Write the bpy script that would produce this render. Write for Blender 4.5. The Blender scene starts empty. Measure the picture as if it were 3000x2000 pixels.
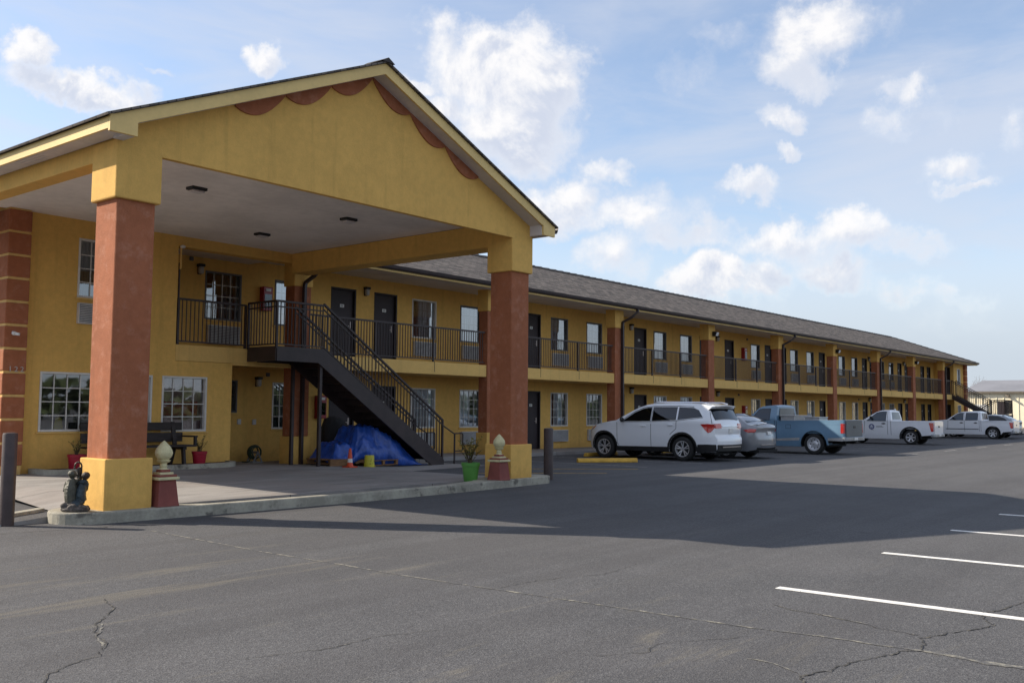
import bpy, bmesh, math, random
from mathutils import Vector, Matrix, noise
from mathutils.geometry import delaunay_2d_cdt
R = math.radians
rnd = random.Random(7)
sc = bpy.context.scene
col = sc.collection

# ------------------------------------------------------------------ materials
def s2l(c):
    c = c / 255.0
    return c / 12.92 if c <= 0.04045 else ((c + 0.055) / 1.055) ** 2.4

def hexc(r, g, b):
    return (s2l(r), s2l(g), s2l(b), 1)

class NT:
    def __init__(s, nt): s.nt = nt; s.n = nt.nodes; s.l = nt.links
    def new(s, t, **kw):
        n = s.n.new(t)
        for k, v in kw.items():
            if k == 'ins':
                for i, x in v.items():
                    if isinstance(x, bpy.types.NodeSocket): s.l.new(x, n.inputs[i])
                    else: n.inputs[i].default_value = x
            else: setattr(n, k, v)
        return n
    def math(s, op, a, b=0.0, c=None, clamp=False):
        n = s.new('ShaderNodeMath', operation=op, use_clamp=clamp)
        for i, x in enumerate((a, b, c)):
            if x is None: continue
            if isinstance(x, bpy.types.NodeSocket): s.l.new(x, n.inputs[i])
            else: n.inputs[i].default_value = x
        return n.outputs[0]
    def mix(s, f, a, b, blend='MIX'):
        n = s.new('ShaderNodeMix', data_type='RGBA', blend_type=blend)
        for i, x in ((0, f), (6, a), (7, b)):
            if isinstance(x, bpy.types.NodeSocket): s.l.new(x, n.inputs[i])
            else: n.inputs[i].default_value = x
        return n.outputs[2]
    def ramp(s, f, a, b, lo=0.0, hi=1.0, smooth=True):
        n = s.new('ShaderNodeMapRange', interpolation_type='SMOOTHSTEP' if smooth else 'LINEAR')
        s.l.new(f, n.inputs[0])
        for i, x in ((1, a), (2, b), (3, lo), (4, hi)): n.inputs[i].default_value = x
        return n.outputs[0]
    def noise(s, vec, scale, detail=4.0, rough=0.55, dist=0.0):
        n = s.new('ShaderNodeTexNoise')
        if vec is not None: s.l.new(vec, n.inputs['Vector'])
        n.inputs['Scale'].default_value = scale
        n.inputs['Detail'].default_value = detail
        n.inputs['Roughness'].default_value = rough
        n.inputs['Distortion'].default_value = dist
        return n.outputs[0]

def newmat(name):
    m = bpy.data.materials.new(name); m.use_nodes = True
    t = NT(m.node_tree)
    b = t.n['Principled BSDF']
    return m, t, b

def mat(name, c, rough=0.6, metal=0.0, var=0.12, vscale=3.0, bump=0.0, bscale=60.0, coat=0.0, spec=0.5, stretch=None, dirt=None):
    """procedural paint / plastic / metal: base colour with noise variation and a fine bump"""
    m, t, b = newmat(name)
    c = tuple(c[:3]) + (1,)
    tc = t.new('ShaderNodeTexCoord').outputs['Object']
    if stretch:
        tc = t.new('ShaderNodeMapping', ins={0: tc, 3: stretch}).outputs[0]
    n1 = t.noise(tc, vscale, 6)
    n2 = t.noise(tc, vscale * 9, 3)
    f = t.math('ADD', t.math('MULTIPLY', n1, 0.7), t.math('MULTIPLY', n2, 0.3))
    f = t.ramp(f, 0.35, 0.65)
    lo = tuple(x * (1 - var) for x in c[:3]) + (1,); hi = tuple(min(1, x * (1 + var)) for x in c[:3]) + (1,)
    colr = t.mix(f, lo, hi)
    if dirt:
        d = t.noise(tc, dirt[1], 8, 0.65)
        colr = t.mix(t.ramp(d, dirt[2], dirt[2] + 0.12), colr, tuple(dirt[0]) + (1,))
    t.l.new(colr, b.inputs['Base Color'])
    b.inputs['Roughness'].default_value = rough
    b.inputs['Metallic'].default_value = metal
    b.inputs['Coat Weight'].default_value = coat
    b.inputs['Coat Roughness'].default_value = 0.04
    b.inputs['Specular IOR Level'].default_value = spec
    if bump:
        bn = t.new('ShaderNodeBump', ins={0: bump, 1: 0.02, 2: t.noise(tc, bscale, 3)})
        try: bn.inputs['Height'].default_value
        except Exception: pass
        h = t.noise(tc, bscale, 3)
        t.l.new(h, bn.inputs['Height'])
        bn.inputs['Strength'].default_value = bump
        bn.inputs['Distance'].default_value = 0.02
        t.l.new(bn.outputs[0], b.inputs['Normal'])
    return m

def stucco(name, c, var=0.10, patch=0.0, patchc=None):
    m, t, b = newmat(name)
    pos = t.new('ShaderNodeNewGeometry').outputs['Position']
    big = t.noise(pos, 0.6, 5, 0.6)
    med = t.noise(pos, 7.0, 6, 0.7)
    fine = t.noise(pos, 55.0, 4, 0.75)
    # vertical weather streaks
    st = t.noise(t.new('ShaderNodeMapping', ins={0: pos, 3: (5.0, 5.0, 0.35)}).outputs[0], 1.0, 5, 0.6)
    f = t.math('ADD', t.math('MULTIPLY', big, 0.45), t.math('MULTIPLY', med, 0.55))
    f = t.ramp(f, 0.33, 0.67)
    lo = tuple(x * (1 - var) for x in c[:3]) + (1,); hi = tuple(x * (1 + var) for x in c[:3]) + (1,)
    base = t.mix(f, lo, hi)
    base = t.mix(t.ramp(st, 0.52, 0.74, 0, 0.34), base, tuple(x * 0.62 for x in c[:3]) + (1,))
    base = t.mix(t.ramp(fine, 0.45, 0.75, 0, 0.25), base, tuple(min(1, x * 1.25 + .02) for x in c[:3]) + (1,))
    if patch:
        base = t.mix(t.ramp(t.noise(pos, 4.5, 7, 0.75), 0.5, 0.68, 0, patch), base, patchc)
    # splash dirt near the ground
    z = t.new('ShaderNodeSeparateXYZ', ins={0: pos}).outputs[2]
    zz = t.math('ADD', z, t.math('MULTIPLY', med, 0.35))
    base = t.mix(t.ramp(zz, 0.25, 0.62, 0.35, 0.0), base, (c[0] * .5, c[1] * .45, c[2] * .45, 1))
    t.l.new(base, b.inputs['Base Color'])
    b.inputs['Roughness'].default_value = 0.85
    b.inputs['Specular IOR Level'].default_value = 0.25
    h = t.math('ADD', fine, t.math('MULTIPLY', med, 0.8))
    bn = t.new('ShaderNodeBump', ins={'Strength': 0.55, 'Distance': 0.012, 'Height': h})
    t.l.new(bn.outputs[0], b.inputs['Normal'])
    return m

M = {}
M['yellow'] = stucco('yellow_stucco', (0.71, 0.43, 0.118))
M['yellow_trim'] = stucco('yellow_trim', (0.72, 0.46, 0.15), 0.06)
M['red'] = stucco('terracotta_stucco', (0.345, 0.122, 0.058), 0.14, 0.55, (0.46, 0.215, 0.14, 1))
M['groove'] = stucco('groove_stucco', (0.70, 0.46, 0.17), 0.08)
M['ceiling'] = mat('ceiling_board', (0.80, 0.745, 0.70), 0.85, var=0.10, vscale=0.7, bump=0.15, bscale=30)
M['soffit'] = mat('soffit_board', (0.62, 0.58, 0.57), 0.8, var=0.10, vscale=1.0)
M['fascia'] = mat('fascia_paint', (0.74, 0.53, 0.20), 0.6, var=0.06, vscale=1.5, bump=0.1, bscale=20)
M['brown'] = mat('brown_metal', (0.031, 0.019, 0.019), 0.5, var=0.25, vscale=4, bump=0.05)
M['brown_lt'] = mat('brown_bollard', (0.055, 0.036, 0.034), 0.5, var=0.2, vscale=5, bump=0.1, bscale=40)
M['door'] = mat('door_paint', (0.024, 0.015, 0.018), 0.6, var=0.2, vscale=2)
M['door_frame'] = mat('door_frame_paint', (0.018, 0.012, 0.015), 0.6)
M['white_frame'] = mat('white_frame', (0.62, 0.60, 0.56), 0.5, var=0.08)
M['dark_frame'] = mat('dark_frame', (0.11, 0.11, 0.115), 0.5, var=0.08)
M['ac'] = mat('ac_grille', (0.58, 0.57, 0.56), 0.6, var=0.12)
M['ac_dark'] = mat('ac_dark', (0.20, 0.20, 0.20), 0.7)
M['concrete'] = mat('kerb_concrete', (0.34, 0.32, 0.26), 0.9, var=0.22, vscale=2.5, bump=0.5, bscale=70, dirt=((0.13, 0.12, 0.10), 3.0, 0.55))
M['mulch'] = mat('mulch_red', (0.060, 0.018, 0.014), 0.95, var=0.5, vscale=30, bump=1.0, bscale=60)
M['paint_white'] = mat('line_paint', (0.72, 0.71, 0.68), 0.7, var=0.14, vscale=12, dirt=((0.13, 0.13, 0.13), 38, 0.60))
M['paint_worn'] = mat('worn_line_paint', (0.30, 0.29, 0.28), 0.8, var=0.2, vscale=12, dirt=((0.10, 0.10, 0.10), 14, 0.48))
M['paint_yellow'] = mat('yellow_line_paint', (0.42, 0.27, 0.08), 0.8, var=0.2, vscale=12, dirt=((0.12, 0.11, 0.10), 14, 0.50))
M['stop_yellow'] = mat('wheel_stop_yellow', (0.62, 0.36, 0.05), 0.7, var=0.15, vscale=6, bump=0.4, dirt=((0.25, 0.18, 0.10), 9, 0.6))
M['crack'] = mat('crack_dark', (0.026, 0.026, 0.027), 0.95, var=0.5, vscale=40, dirt=((0.12, 0.11, 0.09), 22, 0.5))
M['sand'] = mat('crack_sand', (0.20, 0.19, 0.16), 0.95, var=0.4, vscale=30, dirt=((0.085, 0.085, 0.087), 9, 0.44))
M['red_metal'] = mat('red_cabinet', (0.30, 0.012, 0.025), 0.35, var=0.1)
M['white_plastic'] = mat('white_plastic', (0.7, 0.7, 0.68), 0.4, var=0.05)
M['black'] = mat('black_plastic', (0.012, 0.012, 0.013), 0.5, var=0.2)
M['black_soft'] = mat('underbody', (0.010, 0.010, 0.011), 0.9, var=0.2)
M['tyre'] = mat('tyre_rubber', (0.018, 0.018, 0.018), 0.85, var=0.25, vscale=20, bump=0.3, bscale=60)
M['alloy'] = mat('alloy_wheel', (0.68, 0.68, 0.70), 0.35, 0.6, var=0.08)
M['chrome'] = mat('chrome', (0.6, 0.6, 0.62), 0.12, 1.0, var=0.05)
M['lamp_glass'] = mat('lamp_glass', (0.45, 0.45, 0.45), 0.2, var=0.1)
M['tail_red'] = mat('tail_light_red', (0.48, 0.018, 0.012), 0.12, var=0.15, coat=1)
M['tail_clear'] = mat('tail_light_clear', (0.62, 0.55, 0.52), 0.15, var=0.1, coat=1)
M['amber'] = mat('headlight_amber', (0.7, 0.30, 0.08), 0.2, var=0.1, coat=1)
M['pearl'] = mat('white_car_paint', (0.78, 0.80, 0.83), 0.32, 0.0, var=0.02, vscale=1, coat=1)
M['silver'] = mat('silver_car_paint', (0.225, 0.235, 0.255), 0.34, 0.35, var=0.03, vscale=1, coat=1)
M['blue_paint'] = mat('faded_blue_paint', (0.135, 0.24, 0.35), 0.42, 0.0, var=0.06, vscale=1.3, coat=0.5)
M['white_paint'] = mat('white_truck_paint', (0.78, 0.79, 0.82), 0.35, 0.0, var=0.02, vscale=1, coat=0.8)
M['bumper_grey'] = mat('dull_bumper', (0.30, 0.31, 0.32), 0.4, 0.4, var=0.15, vscale=5)
M['grey_tail'] = mat('grey_tailgate', (0.11, 0.12, 0.125), 0.5, 0.0, var=0.08, vscale=2)
M['bluetarp'] = mat('blue_tarp', (0.018, 0.070, 0.33), 0.36, var=0.25, vscale=5, bump=0.9, bscale=14)
M['wood'] = mat('pallet_wood', (0.20, 0.105, 0.045), 0.85, var=0.3, vscale=5, bump=0.3, stretch=(1, 8, 8))
M['benchwood'] = mat('dark_bench_wood', (0.022, 0.014, 0.012), 0.6, var=0.4, vscale=4, bump=0.3, stretch=(1, 8, 8))
M['redpot'] = mat('red_pot', (0.36, 0.010, 0.030), 0.45, var=0.08)
M['greenpot'] = mat('green_pot', (0.085, 0.26, 0.045), 0.5, var=0.08)
M['soil'] = mat('soil', (0.03, 0.02, 0.015), 0.95, var=0.4, vscale=30, bump=0.8)
M['twig'] = mat('twig', (0.09, 0.065, 0.035), 0.9, var=0.3, vscale=20)
M['leaf'] = mat('leaf', (0.20, 0.19, 0.03), 0.7, var=0.5, vscale=12)
M['cream'] = mat('cream_ornament', (0.60, 0.54, 0.31), 0.7, var=0.12, vscale=8, bump=0.6, bscale=45)
M['ornament_red'] = mat('ornament_red', (0.22, 0.058, 0.045), 0.75, var=0.12, vscale=5, bump=0.2)
M['bronze'] = mat('bronze_brown', (0.040, 0.028, 0.020), 0.5, 0.2, var=0.45, vscale=14, bump=0.8, bscale=60)
M['bronze_green'] = mat('bronze_green', (0.075, 0.072, 0.052), 0.5, 0.1, var=0.35, vscale=12, bump=0.8, bscale=50)
M['bronze_blue'] = mat('bronze_blue', (0.033, 0.050, 0.060), 0.45, 0.15, var=0.4, vscale=12, bump=0.8, bscale=50)
M['stone'] = mat('statue_stone', (0.10, 0.085, 0.075), 0.8, var=0.5, vscale=30, bump=1.0, bscale=40)
M['orange'] = mat('cone_orange', (0.60, 0.07, 0.02), 0.5, var=0.06)
M['reflective'] = mat('cone_white', (0.75, 0.72, 0.70), 0.4, var=0.04)
M['bucket'] = mat('yellow_bucket', (0.55, 0.50, 0.03), 0.45, var=0.1)
M['hose'] = mat('hose', (0.03, 0.05, 0.03), 0.5, var=0.2)
M['grillcover'] = mat('dark_cover', (0.022, 0.022, 0.024), 0.8, var=0.3, vscale=4, bump=0.6, bscale=12)
M['ware_wall'] = mat('warehouse_sheet', (0.78, 0.70, 0.52), 0.6, var=0.05, vscale=0.3)
M['ware_roof'] = mat('warehouse_roof', (0.20, 0.20, 0.215), 0.55, var=0.12, vscale=0.2)
M['trim_dark'] = mat('warehouse_trim', (0.13, 0.11, 0.085), 0.6)
M['bark'] = mat('bark', (0.16, 0.13, 0.12), 0.9, var=0.3, vscale=2)
M['foliage'] = mat('far_foliage', (0.035, 0.050, 0.018), 0.9, var=0.6, vscale=0.6)
M['number'] = mat('number_metal', (0.45, 0.38, 0.34), 0.4, 0.3)
M['curtain'] = mat('curtain_pale', (0.88, 0.89, 0.90), 0.9, var=0.10, vscale=2, stretch=(14, 14, 0.5))
M['curtain_cream'] = mat('curtain_cream', (0.66, 0.60, 0.46), 0.9, var=0.10, vscale=2, stretch=(14, 14, 0.5))
M['curtain_grey'] = mat('curtain_grey', (0.24, 0.27, 0.27), 0.9, var=0.25, vscale=2, stretch=(14, 14, 0.5))
M['emblem_blue'] = mat('emblem_blue', (0.03, 0.05, 0.18), 0.4)
M['reflection_red'] = mat('reflection_red', (0.45, 0.05, 0.04), 0.7, var=0.3, vscale=3)
M['reflection_pink'] = mat('reflection_pink', (0.42, 0.26, 0.24), 0.8, var=0.3, vscale=3)
M['yellow_sign'] = mat('yellow_sign', (0.6, 0.5, 0.04), 0.5)
M['toolbox'] = mat('toolbox', (0.42, 0.41, 0.40), 0.45, 0.3, var=0.15)

def glassmat(name, ior, tint, rough=0.02, see=0.8):
    m = bpy.data.materials.new(name); m.use_nodes = True
    t = NT(m.node_tree); t.n.clear()
    o = t.new('ShaderNodeOutputMaterial')
    fr = t.new('ShaderNodeFresnel', ins={0: ior}).outputs[0]
    pos = t.new('ShaderNodeNewGeometry').outputs['Position']
    bn = t.new('ShaderNodeBump', ins={'Strength': 0.06, 'Distance': 0.02, 'Height': t.noise(pos, 1.3, 2)})
    gl = t.new('ShaderNodeBsdfGlossy', ins={'Roughness': rough, 'Color': (0.95, 0.97, 1, 1), 'Normal': bn.outputs[0]})
    tr = t.new('ShaderNodeBsdfTransparent', ins={0: tint})
    mx = t.new('ShaderNodeMixShader', ins={0: fr, 1: tr.outputs[0], 2: gl.outputs[0]})
    t.l.new(mx.outputs[0], o.inputs[0])
    return m
M['glass'] = glassmat('window_glass', 2.7, (0.88, 0.92, 0.93, 1))
M['glass_up'] = glassmat('upper_window_glass', 3.4, (0.9, 0.93, 0.94, 1))
M['glass_car'] = glassmat('car_glass', 1.55, (0.05, 0.06, 0.065, 1))
M['glass_clear'] = glassmat('truck_glass', 1.6, (0.22, 0.25, 0.27, 1))

def shingles():
    m, t, b = newmat('roof_shingles')
    uv = t.new('ShaderNodeUVMap').outputs[0]
    br = t.new('ShaderNodeTexBrick', offset=0.5, offset_frequency=2, squash=1.0)
    t.l.new(uv, br.inputs['Vector'])
    for k, v in dict(Scale=1.0).items(): br.inputs[k].default_value = v
    br.inputs['Mortar Size'].default_value = 0.010
    br.inputs['Mortar Smooth'].default_value = 0.4
    br.inputs['Brick Width'].default_value = 0.32
    br.inputs['Row Height'].default_value = 0.143
    br.inputs['Bias'].default_value = 0.0
    br.inputs['Color1'].default_value = (0.21, 0.18, 0.155, 1)
    br.inputs['Color2'].default_value = (0.060, 0.053, 0.050, 1)
    br.inputs['Mortar'].default_value = (0.030, 0.028, 0.028, 1)
    n = t.noise(uv, 2.2, 8, 0.7)
    n2 = t.noise(uv, 30, 4, 0.7)
    c = t.mix(t.ramp(n, 0.3, 0.7, 0, 0.25), br.outputs[0], (0.10, 0.088, 0.080, 1))
    c = t.mix(t.ramp(n2, 0.4, 0.75, 0, 0.3), c, (0.19, 0.17, 0.155, 1))
    t.l.new(c, b.inputs['Base Color'])
    b.inputs['Roughness'].default_value = 0.9
    b.inputs['Specular IOR Level'].default_value = 0.2
    bn = t.new('ShaderNodeBump', ins={'Strength': 0.9, 'Distance': 0.02, 'Height': t.math('ADD', br.outputs['Fac'], t.math('MULTIPLY', n2, -0.8))})
    bn.invert = True
    t.l.new(bn.outputs[0], b.inputs['Normal'])
    return m
M['shingle'] = shingles()

def asphalt():
    m, t, b = newmat('asphalt')
    pos = t.new('ShaderNodeNewGeometry').outputs['Position']
    big = t.noise(pos, 0.11, 5, 0.6)
    med = t.noise(pos, 0.9, 6, 0.65)
    ag = t.new('ShaderNodeTexVoronoi', feature='F1'); t.l.new(pos, ag.inputs['Vector']); ag.inputs['Scale'].default_value = 95
    agc = t.new('ShaderNodeSeparateColor', ins={0: ag.outputs['Color']}).outputs[0]
    fine = t.noise(pos, 170, 3, 0.7)
    base = t.mix(t.ramp(med, 0.3, 0.7), (0.070, 0.071, 0.076, 1), (0.090, 0.090, 0.095, 1))
    base = t.mix(t.ramp(big, 0.38, 0.66, 0, 0.6), base, (0.104, 0.102, 0.104, 1))
    base = t.mix(t.ramp(agc, 0.66, 0.97, 0, 0.55), base, (0.17, 0.17, 0.17, 1))
    base = t.mix(t.ramp(agc, 0.34, 0.05, 0, 0.5), base, (0.030, 0.030, 0.032, 1))
    base = t.mix(t.ramp(fine, 0.5, 0.72, 0, 0.35), base, (0.17, 0.165, 0.16, 1))
    # long tyre scuffs and sandy drifts
    mp = t.new('ShaderNodeMapping', ins={0: pos, 2: (0, 0, R(28)), 3: (0.35, 2.4, 1)}).outputs[0]
    sc1 = t.noise(mp, 0.8, 7, 0.72, 0.4)
    sx = t.new('ShaderNodeSeparateXYZ', ins={0: pos})
    near = t.math('MULTIPLY', t.ramp(sx.outputs[0], 7.6, 6.0), t.ramp(sx.outputs[1], 10.5, 8.5))
    base = t.mix(t.math('MULTIPLY', t.ramp(sc1, 0.54, 0.70, 0, 0.65), t.math('ADD', t.math('MULTIPLY', near, 0.9), 0.12)), base, (0.20, 0.18, 0.14, 1))
    # tyre tracks down the lane and oil marks in the bays
    mp2 = t.new('ShaderNodeMapping', ins={0: pos, 3: (0.05, 1.1, 1)}).outputs[0]
    lane = t.noise(mp2, 1.0, 4, 0.6)
    base = t.mix(t.ramp(lane, 0.42, 0.60, 0.0, 0.35), base, (0.060, 0.058, 0.060, 1))
    spots = t.new('ShaderNodeTexVoronoi', feature='F1'); t.l.new(pos, spots.inputs['Vector']); spots.inputs['Scale'].default_value = 0.8
    base = t.mix(t.ramp(spots.outputs['Distance'], 0.10, 0.02, 0, 0.45), base, (0.03, 0.03, 0.03, 1))
    t.l.new(base, b.inputs['Base Color'])
    b.inputs['Roughness'].default_value = 0.9
    b.inputs['Specular IOR Level'].default_value = 0.25
    h = t.math('ADD', ag.outputs['Distance'], t.math('MULTIPLY', fine, 0.6))
    bn = t.new('ShaderNodeBump', ins={'Strength': 0.6, 'Distance': 0.006, 'Height': h})
    t.l.new(bn.outputs[0], b.inputs['Normal'])
    return m
M['asphalt'] = asphalt()

def drive():
    m, t, b = newmat('drive_concrete')
    pos = t.new('ShaderNodeNewGeometry').outputs['Position']
    n1 = t.noise(t.new('ShaderNodeMapping', ins={0: pos, 3: (0.35, 1.3, 1)}).outputs[0], 1.2, 7, 0.7, 0.6)
    n2 = t.noise(pos, 60, 4, 0.7)
    n3 = t.noise(pos, 0.5, 4)
    c = t.mix(t.ramp(n1, 0.32, 0.68), (0.165, 0.155, 0.148, 1), (0.295, 0.28, 0.265, 1))
    c = t.mix(t.ramp(n3, 0.4, 0.7, 0, 0.6), c, (0.24, 0.205, 0.185, 1))
    c = t.mix(t.ramp(n2, 0.45, 0.75, 0, 0.3), c, (0.45, 0.42, 0.38, 1))
    br = t.new('ShaderNodeTexBrick', offset=0.0); t.l.new(pos, br.inputs['Vector'])
    br.inputs['Scale'].default_value = 1; br.inputs['Brick Width'].default_value = 3.3; br.inputs['Row Height'].default_value = 3.1
    br.inputs['Mortar Size'].default_value = 0.008
    c = t.mix(br.outputs['Fac'], c, (0.05, 0.045, 0.04, 1))
    t.l.new(c, b.inputs['Base Color'])
    b.inputs['Roughness'].default_value = 0.85
    bn = t.new('ShaderNodeBump', ins={'Strength': 0.3, 'Distance': 0.008, 'Height': n2})
    t.l.new(bn.outputs[0], b.inputs['Normal'])
    return m
M['drive'] = drive()

# ------------------------------------------------------------------ mesh helpers
class MB:
    def __init__(s): s.v = []; s.f = []; s.mi = []; s.uv = None
    def add(s, vs, fs, mi=0):
        o = len(s.v); s.v += [tuple(p) for p in vs]
        for f in fs: s.f.append(tuple(i + o for i in f)); s.mi.append(mi)
        return s
    def box(s, x0, y0, z0, x1, y1, z1, mi=0):
        if x0 > x1: x0, x1 = x1, x0
        if y0 > y1: y0, y1 = y1, y0
        if z0 > z1: z0, z1 = z1, z0
        v = [(x0, y0, z0), (x1, y0, z0), (x1, y1, z0), (x0, y1, z0), (x0, y0, z1), (x1, y0, z1), (x1, y1, z1), (x0, y1, z1)]
        return s.add(v, [(0, 3, 2, 1), (4, 5, 6, 7), (0, 1, 5, 4), (1, 2, 6, 5), (2, 3, 7, 6), (3, 0, 4, 7)], mi)
    def bar(s, a, b, w, h, mi=0, up=(0, 0, 1)):
        a = Vector(a); b = Vector(b); d = (b - a)
        if d.length < 1e-6: return s
        d.normalize(); u = Vector(up)
        if abs(d.dot(u)) > 0.98: u = Vector((1, 0, 0))
        r = d.cross(u).normalized(); u = r.cross(d).normalized()
        vs = []
        for p in (a, b):
            for i, j in ((-1, -1), (1, -1), (1, 1), (-1, 1)): vs.append(p + r * (w / 2 * i) + u * (h / 2 * j))
        return s.add(vs, [(0, 3, 2, 1), (4, 5, 6, 7), (0, 1, 5, 4), (1, 2, 6, 5), (2, 3, 7, 6), (3, 0, 4, 7)], mi)
    def tube(s, pts, r, n=10, mi=0, cap=True):
        pts = [Vector(p) for p in pts]; rs = r if isinstance(r, (list, tuple)) else [r] * len(pts)
        rings = []; u = None
        for i, p in enumerate(pts):
            d = (pts[min(i + 1, len(pts) - 1)] - pts[max(i - 1, 0)]).normalized()
            if u is None:
                u = Vector((0, 0, 1)) if abs(d.z) < 0.9 else Vector((1, 0, 0))
            u = (u - d * u.dot(d))
            if u.length < 1e-5: u = Vector((0, 1, 0))
            u.normalize(); w = d.cross(u)
            rings.append([p + (u * math.cos(2 * math.pi * k / n) + w * math.sin(2 * math.pi * k / n)) * rs[i] for k in range(n)])
        vs = [q for rg in rings for q in rg]; fs = []
        for i in range(len(pts) - 1):
            for k in range(n):
                a = i * n + k; b = i * n + (k + 1) % n
                fs.append((a, b, b + n, a + n))
        if cap:
            fs.append(tuple(range(n))[::-1]); fs.append(tuple((len(pts) - 1) * n + k for k in range(n)))
        return s.add(vs, fs, mi)
    def lathe(s, prof, c, n=24, mi=0, axis='z', fn=None):
        vs = []; fs = []
        for (r, h) in prof:
            for k in range(n):
                a = 2 * math.pi * k / n; rr = r * (fn(a, h) if fn else 1)
                p = (rr * math.cos(a), rr * math.sin(a), h)
                if axis == 'x': p = (h, rr * math.cos(a), rr * math.sin(a))
                if axis == 'y': p = (rr * math.cos(a), h, rr * math.sin(a))
                vs.append((p[0] + c[0], p[1] + c[1], p[2] + c[2]))
        for i in range(len(prof) - 1):
            for k in range(n):
                a = i * n + k; b = i * n + (k + 1) % n
                fs.append((a, b, b + n, a + n) if axis != 'y' else (a, a + n, b + n, b))
        fs.append(tuple(range(n))[::-1]); fs.append(tuple((len(prof) - 1) * n + k for k in range(n)))
        return s.add(vs, fs, mi)
    def ell(s, c, r, n=14, mi=0, rot=None):
        vs = []; fs = []; m = n // 2 + 2
        for i in range(m + 1):
            th = math.pi * i / m
            for k in range(n):
                ph = 2 * math.pi * k / n
                p = Vector((math.sin(th) * math.cos(ph) * r[0], math.sin(th) * math.sin(ph) * r[1], math.cos(th) * r[2]))
                if rot: p = rot @ p
                vs.append(p + Vector(c))
        for i in range(m):
            for k in range(n):
                a = i * n + k; b = i * n + (k + 1) % n
                fs.append((a, a + n, b + n, b))
        return s.add(vs, fs, mi)
    def prism(s, poly, lo, hi, axis='z', mi=0):
        """poly of 2D points extruded along axis"""
        n = len(poly); vs = []
        for h in (lo, hi):
            for (a, b) in poly:
                vs.append({'z': (a, b, h), 'y': (a, h, b), 'x': (h, a, b)}[axis])
        fs = [tuple(range(n))[::-1], tuple(range(n, 2 * n))]
        for i in range(n): j = (i + 1) % n; fs.append((i, j, j + n, i + n))
        return s.add(vs, fs, mi)
    def build(s, name, m=None, parent=None, smooth=None, bevel=None, fixn=True, origin=None):
        me = bpy.data.meshes.new(name); 
        v = s.v
        if origin is not None: v = [(a - origin[0], b - origin[1], c - origin[2]) for a, b, c in v]
        me.from_pydata(v, [], s.f)
        ms = m if isinstance(m, (list, tuple)) else [m]
        for x in ms:
            if x is not None: me.materials.append(M[x] if isinstance(x, str) else x)
        for p, k in zip(me.polygons, s.mi): p.material_index = k
        if fixn:
            b = bmesh.new(); b.from_mesh(me); bmesh.ops.recalc_face_normals(b, faces=b.faces); b.to_mesh(me); b.free()
        if smooth is not None:
            for p in me.polygons: p.use_smooth = True
            me.set_sharp_from_angle(angle=R(smooth))
        o = bpy.data.objects.new(name, me); col.objects.link(o)
        if origin is not None: o.location = origin
        if parent is not None: o.parent = parent
        if bevel:
            bv = o.modifiers.new('edge', 'BEVEL'); bv.width = bevel; bv.segments = 2; bv.limit_method = 'ANGLE'; bv.angle_limit = R(35)
        return o

def tag(o, label=None, cat=None, group=None, kind=None):
    if label: o['label'] = label
    if cat: o['category'] = cat
    if group: o['group'] = group
    if kind: o['kind'] = kind
    return o

def empty(name, loc=(0, 0, 0), rz=0.0):
    o = bpy.data.objects.new(name, None); col.objects.link(o)
    o.location = loc; o.rotation_euler = (0, 0, rz); o.empty_display_size = 0.2
    return o

def copy_tree(o, parent=None):
    c = o.copy(); col.objects.link(c); c.parent = parent
    for ch in list(o.children): copy_tree(ch, c)
    return c

# ------------------------------------------------------------------ camera
H = 1.5
cam_d = bpy.data.cameras.new('camera'); cam = bpy.data.objects.new('camera', cam_d); col.objects.link(cam)
yaw, pitch, roll = R(39.089), R(4.091), R(0.4534)
f = Vector((math.cos(yaw) * math.cos(pitch), math.sin(yaw) * math.cos(pitch), math.sin(pitch)))
r = Vector((math.sin(yaw), -math.cos(yaw), 0)); u = r.cross(f)
r2 = math.cos(roll) * r + math.sin(roll) * u; u2 = -math.sin(roll) * r + math.cos(roll) * u
mw = Matrix(((r2.x, u2.x, -f.x, 0), (r2.y, u2.y, -f.y, 0), (r2.z, u2.z, -f.z, H), (0, 0, 0, 1)))
cam.matrix_world = mw
cam_d.sensor_width = 36.0; cam_d.sensor_fit = 'HORIZONTAL'; cam_d.lens = 36.0 * 2816.9 / 3000.0
cam_d.clip_start = 0.05; cam_d.clip_end = 6000
sc.camera = cam

# ------------------------------------------------------------------ light and sky
SUN_EL = R(32.7)
sd = Vector((-0.495, 0.869, 0)).normalized()
sun_dir = Vector((sd.x * math.cos(SUN_EL), sd.y * math.cos(SUN_EL), math.sin(SUN_EL)))
ld = bpy.data.lights.new('sun', 'SUN'); ld.energy = 5.0; ld.angle = R(0.53); ld.color = (1.0, 0.89, 0.74)
lo = bpy.data.objects.new('sun', ld); col.objects.link(lo)
lo.rotation_euler = sun_dir.to_track_quat('Z', 'Y').to_euler(); lo.location = (0, 0, 40)

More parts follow.
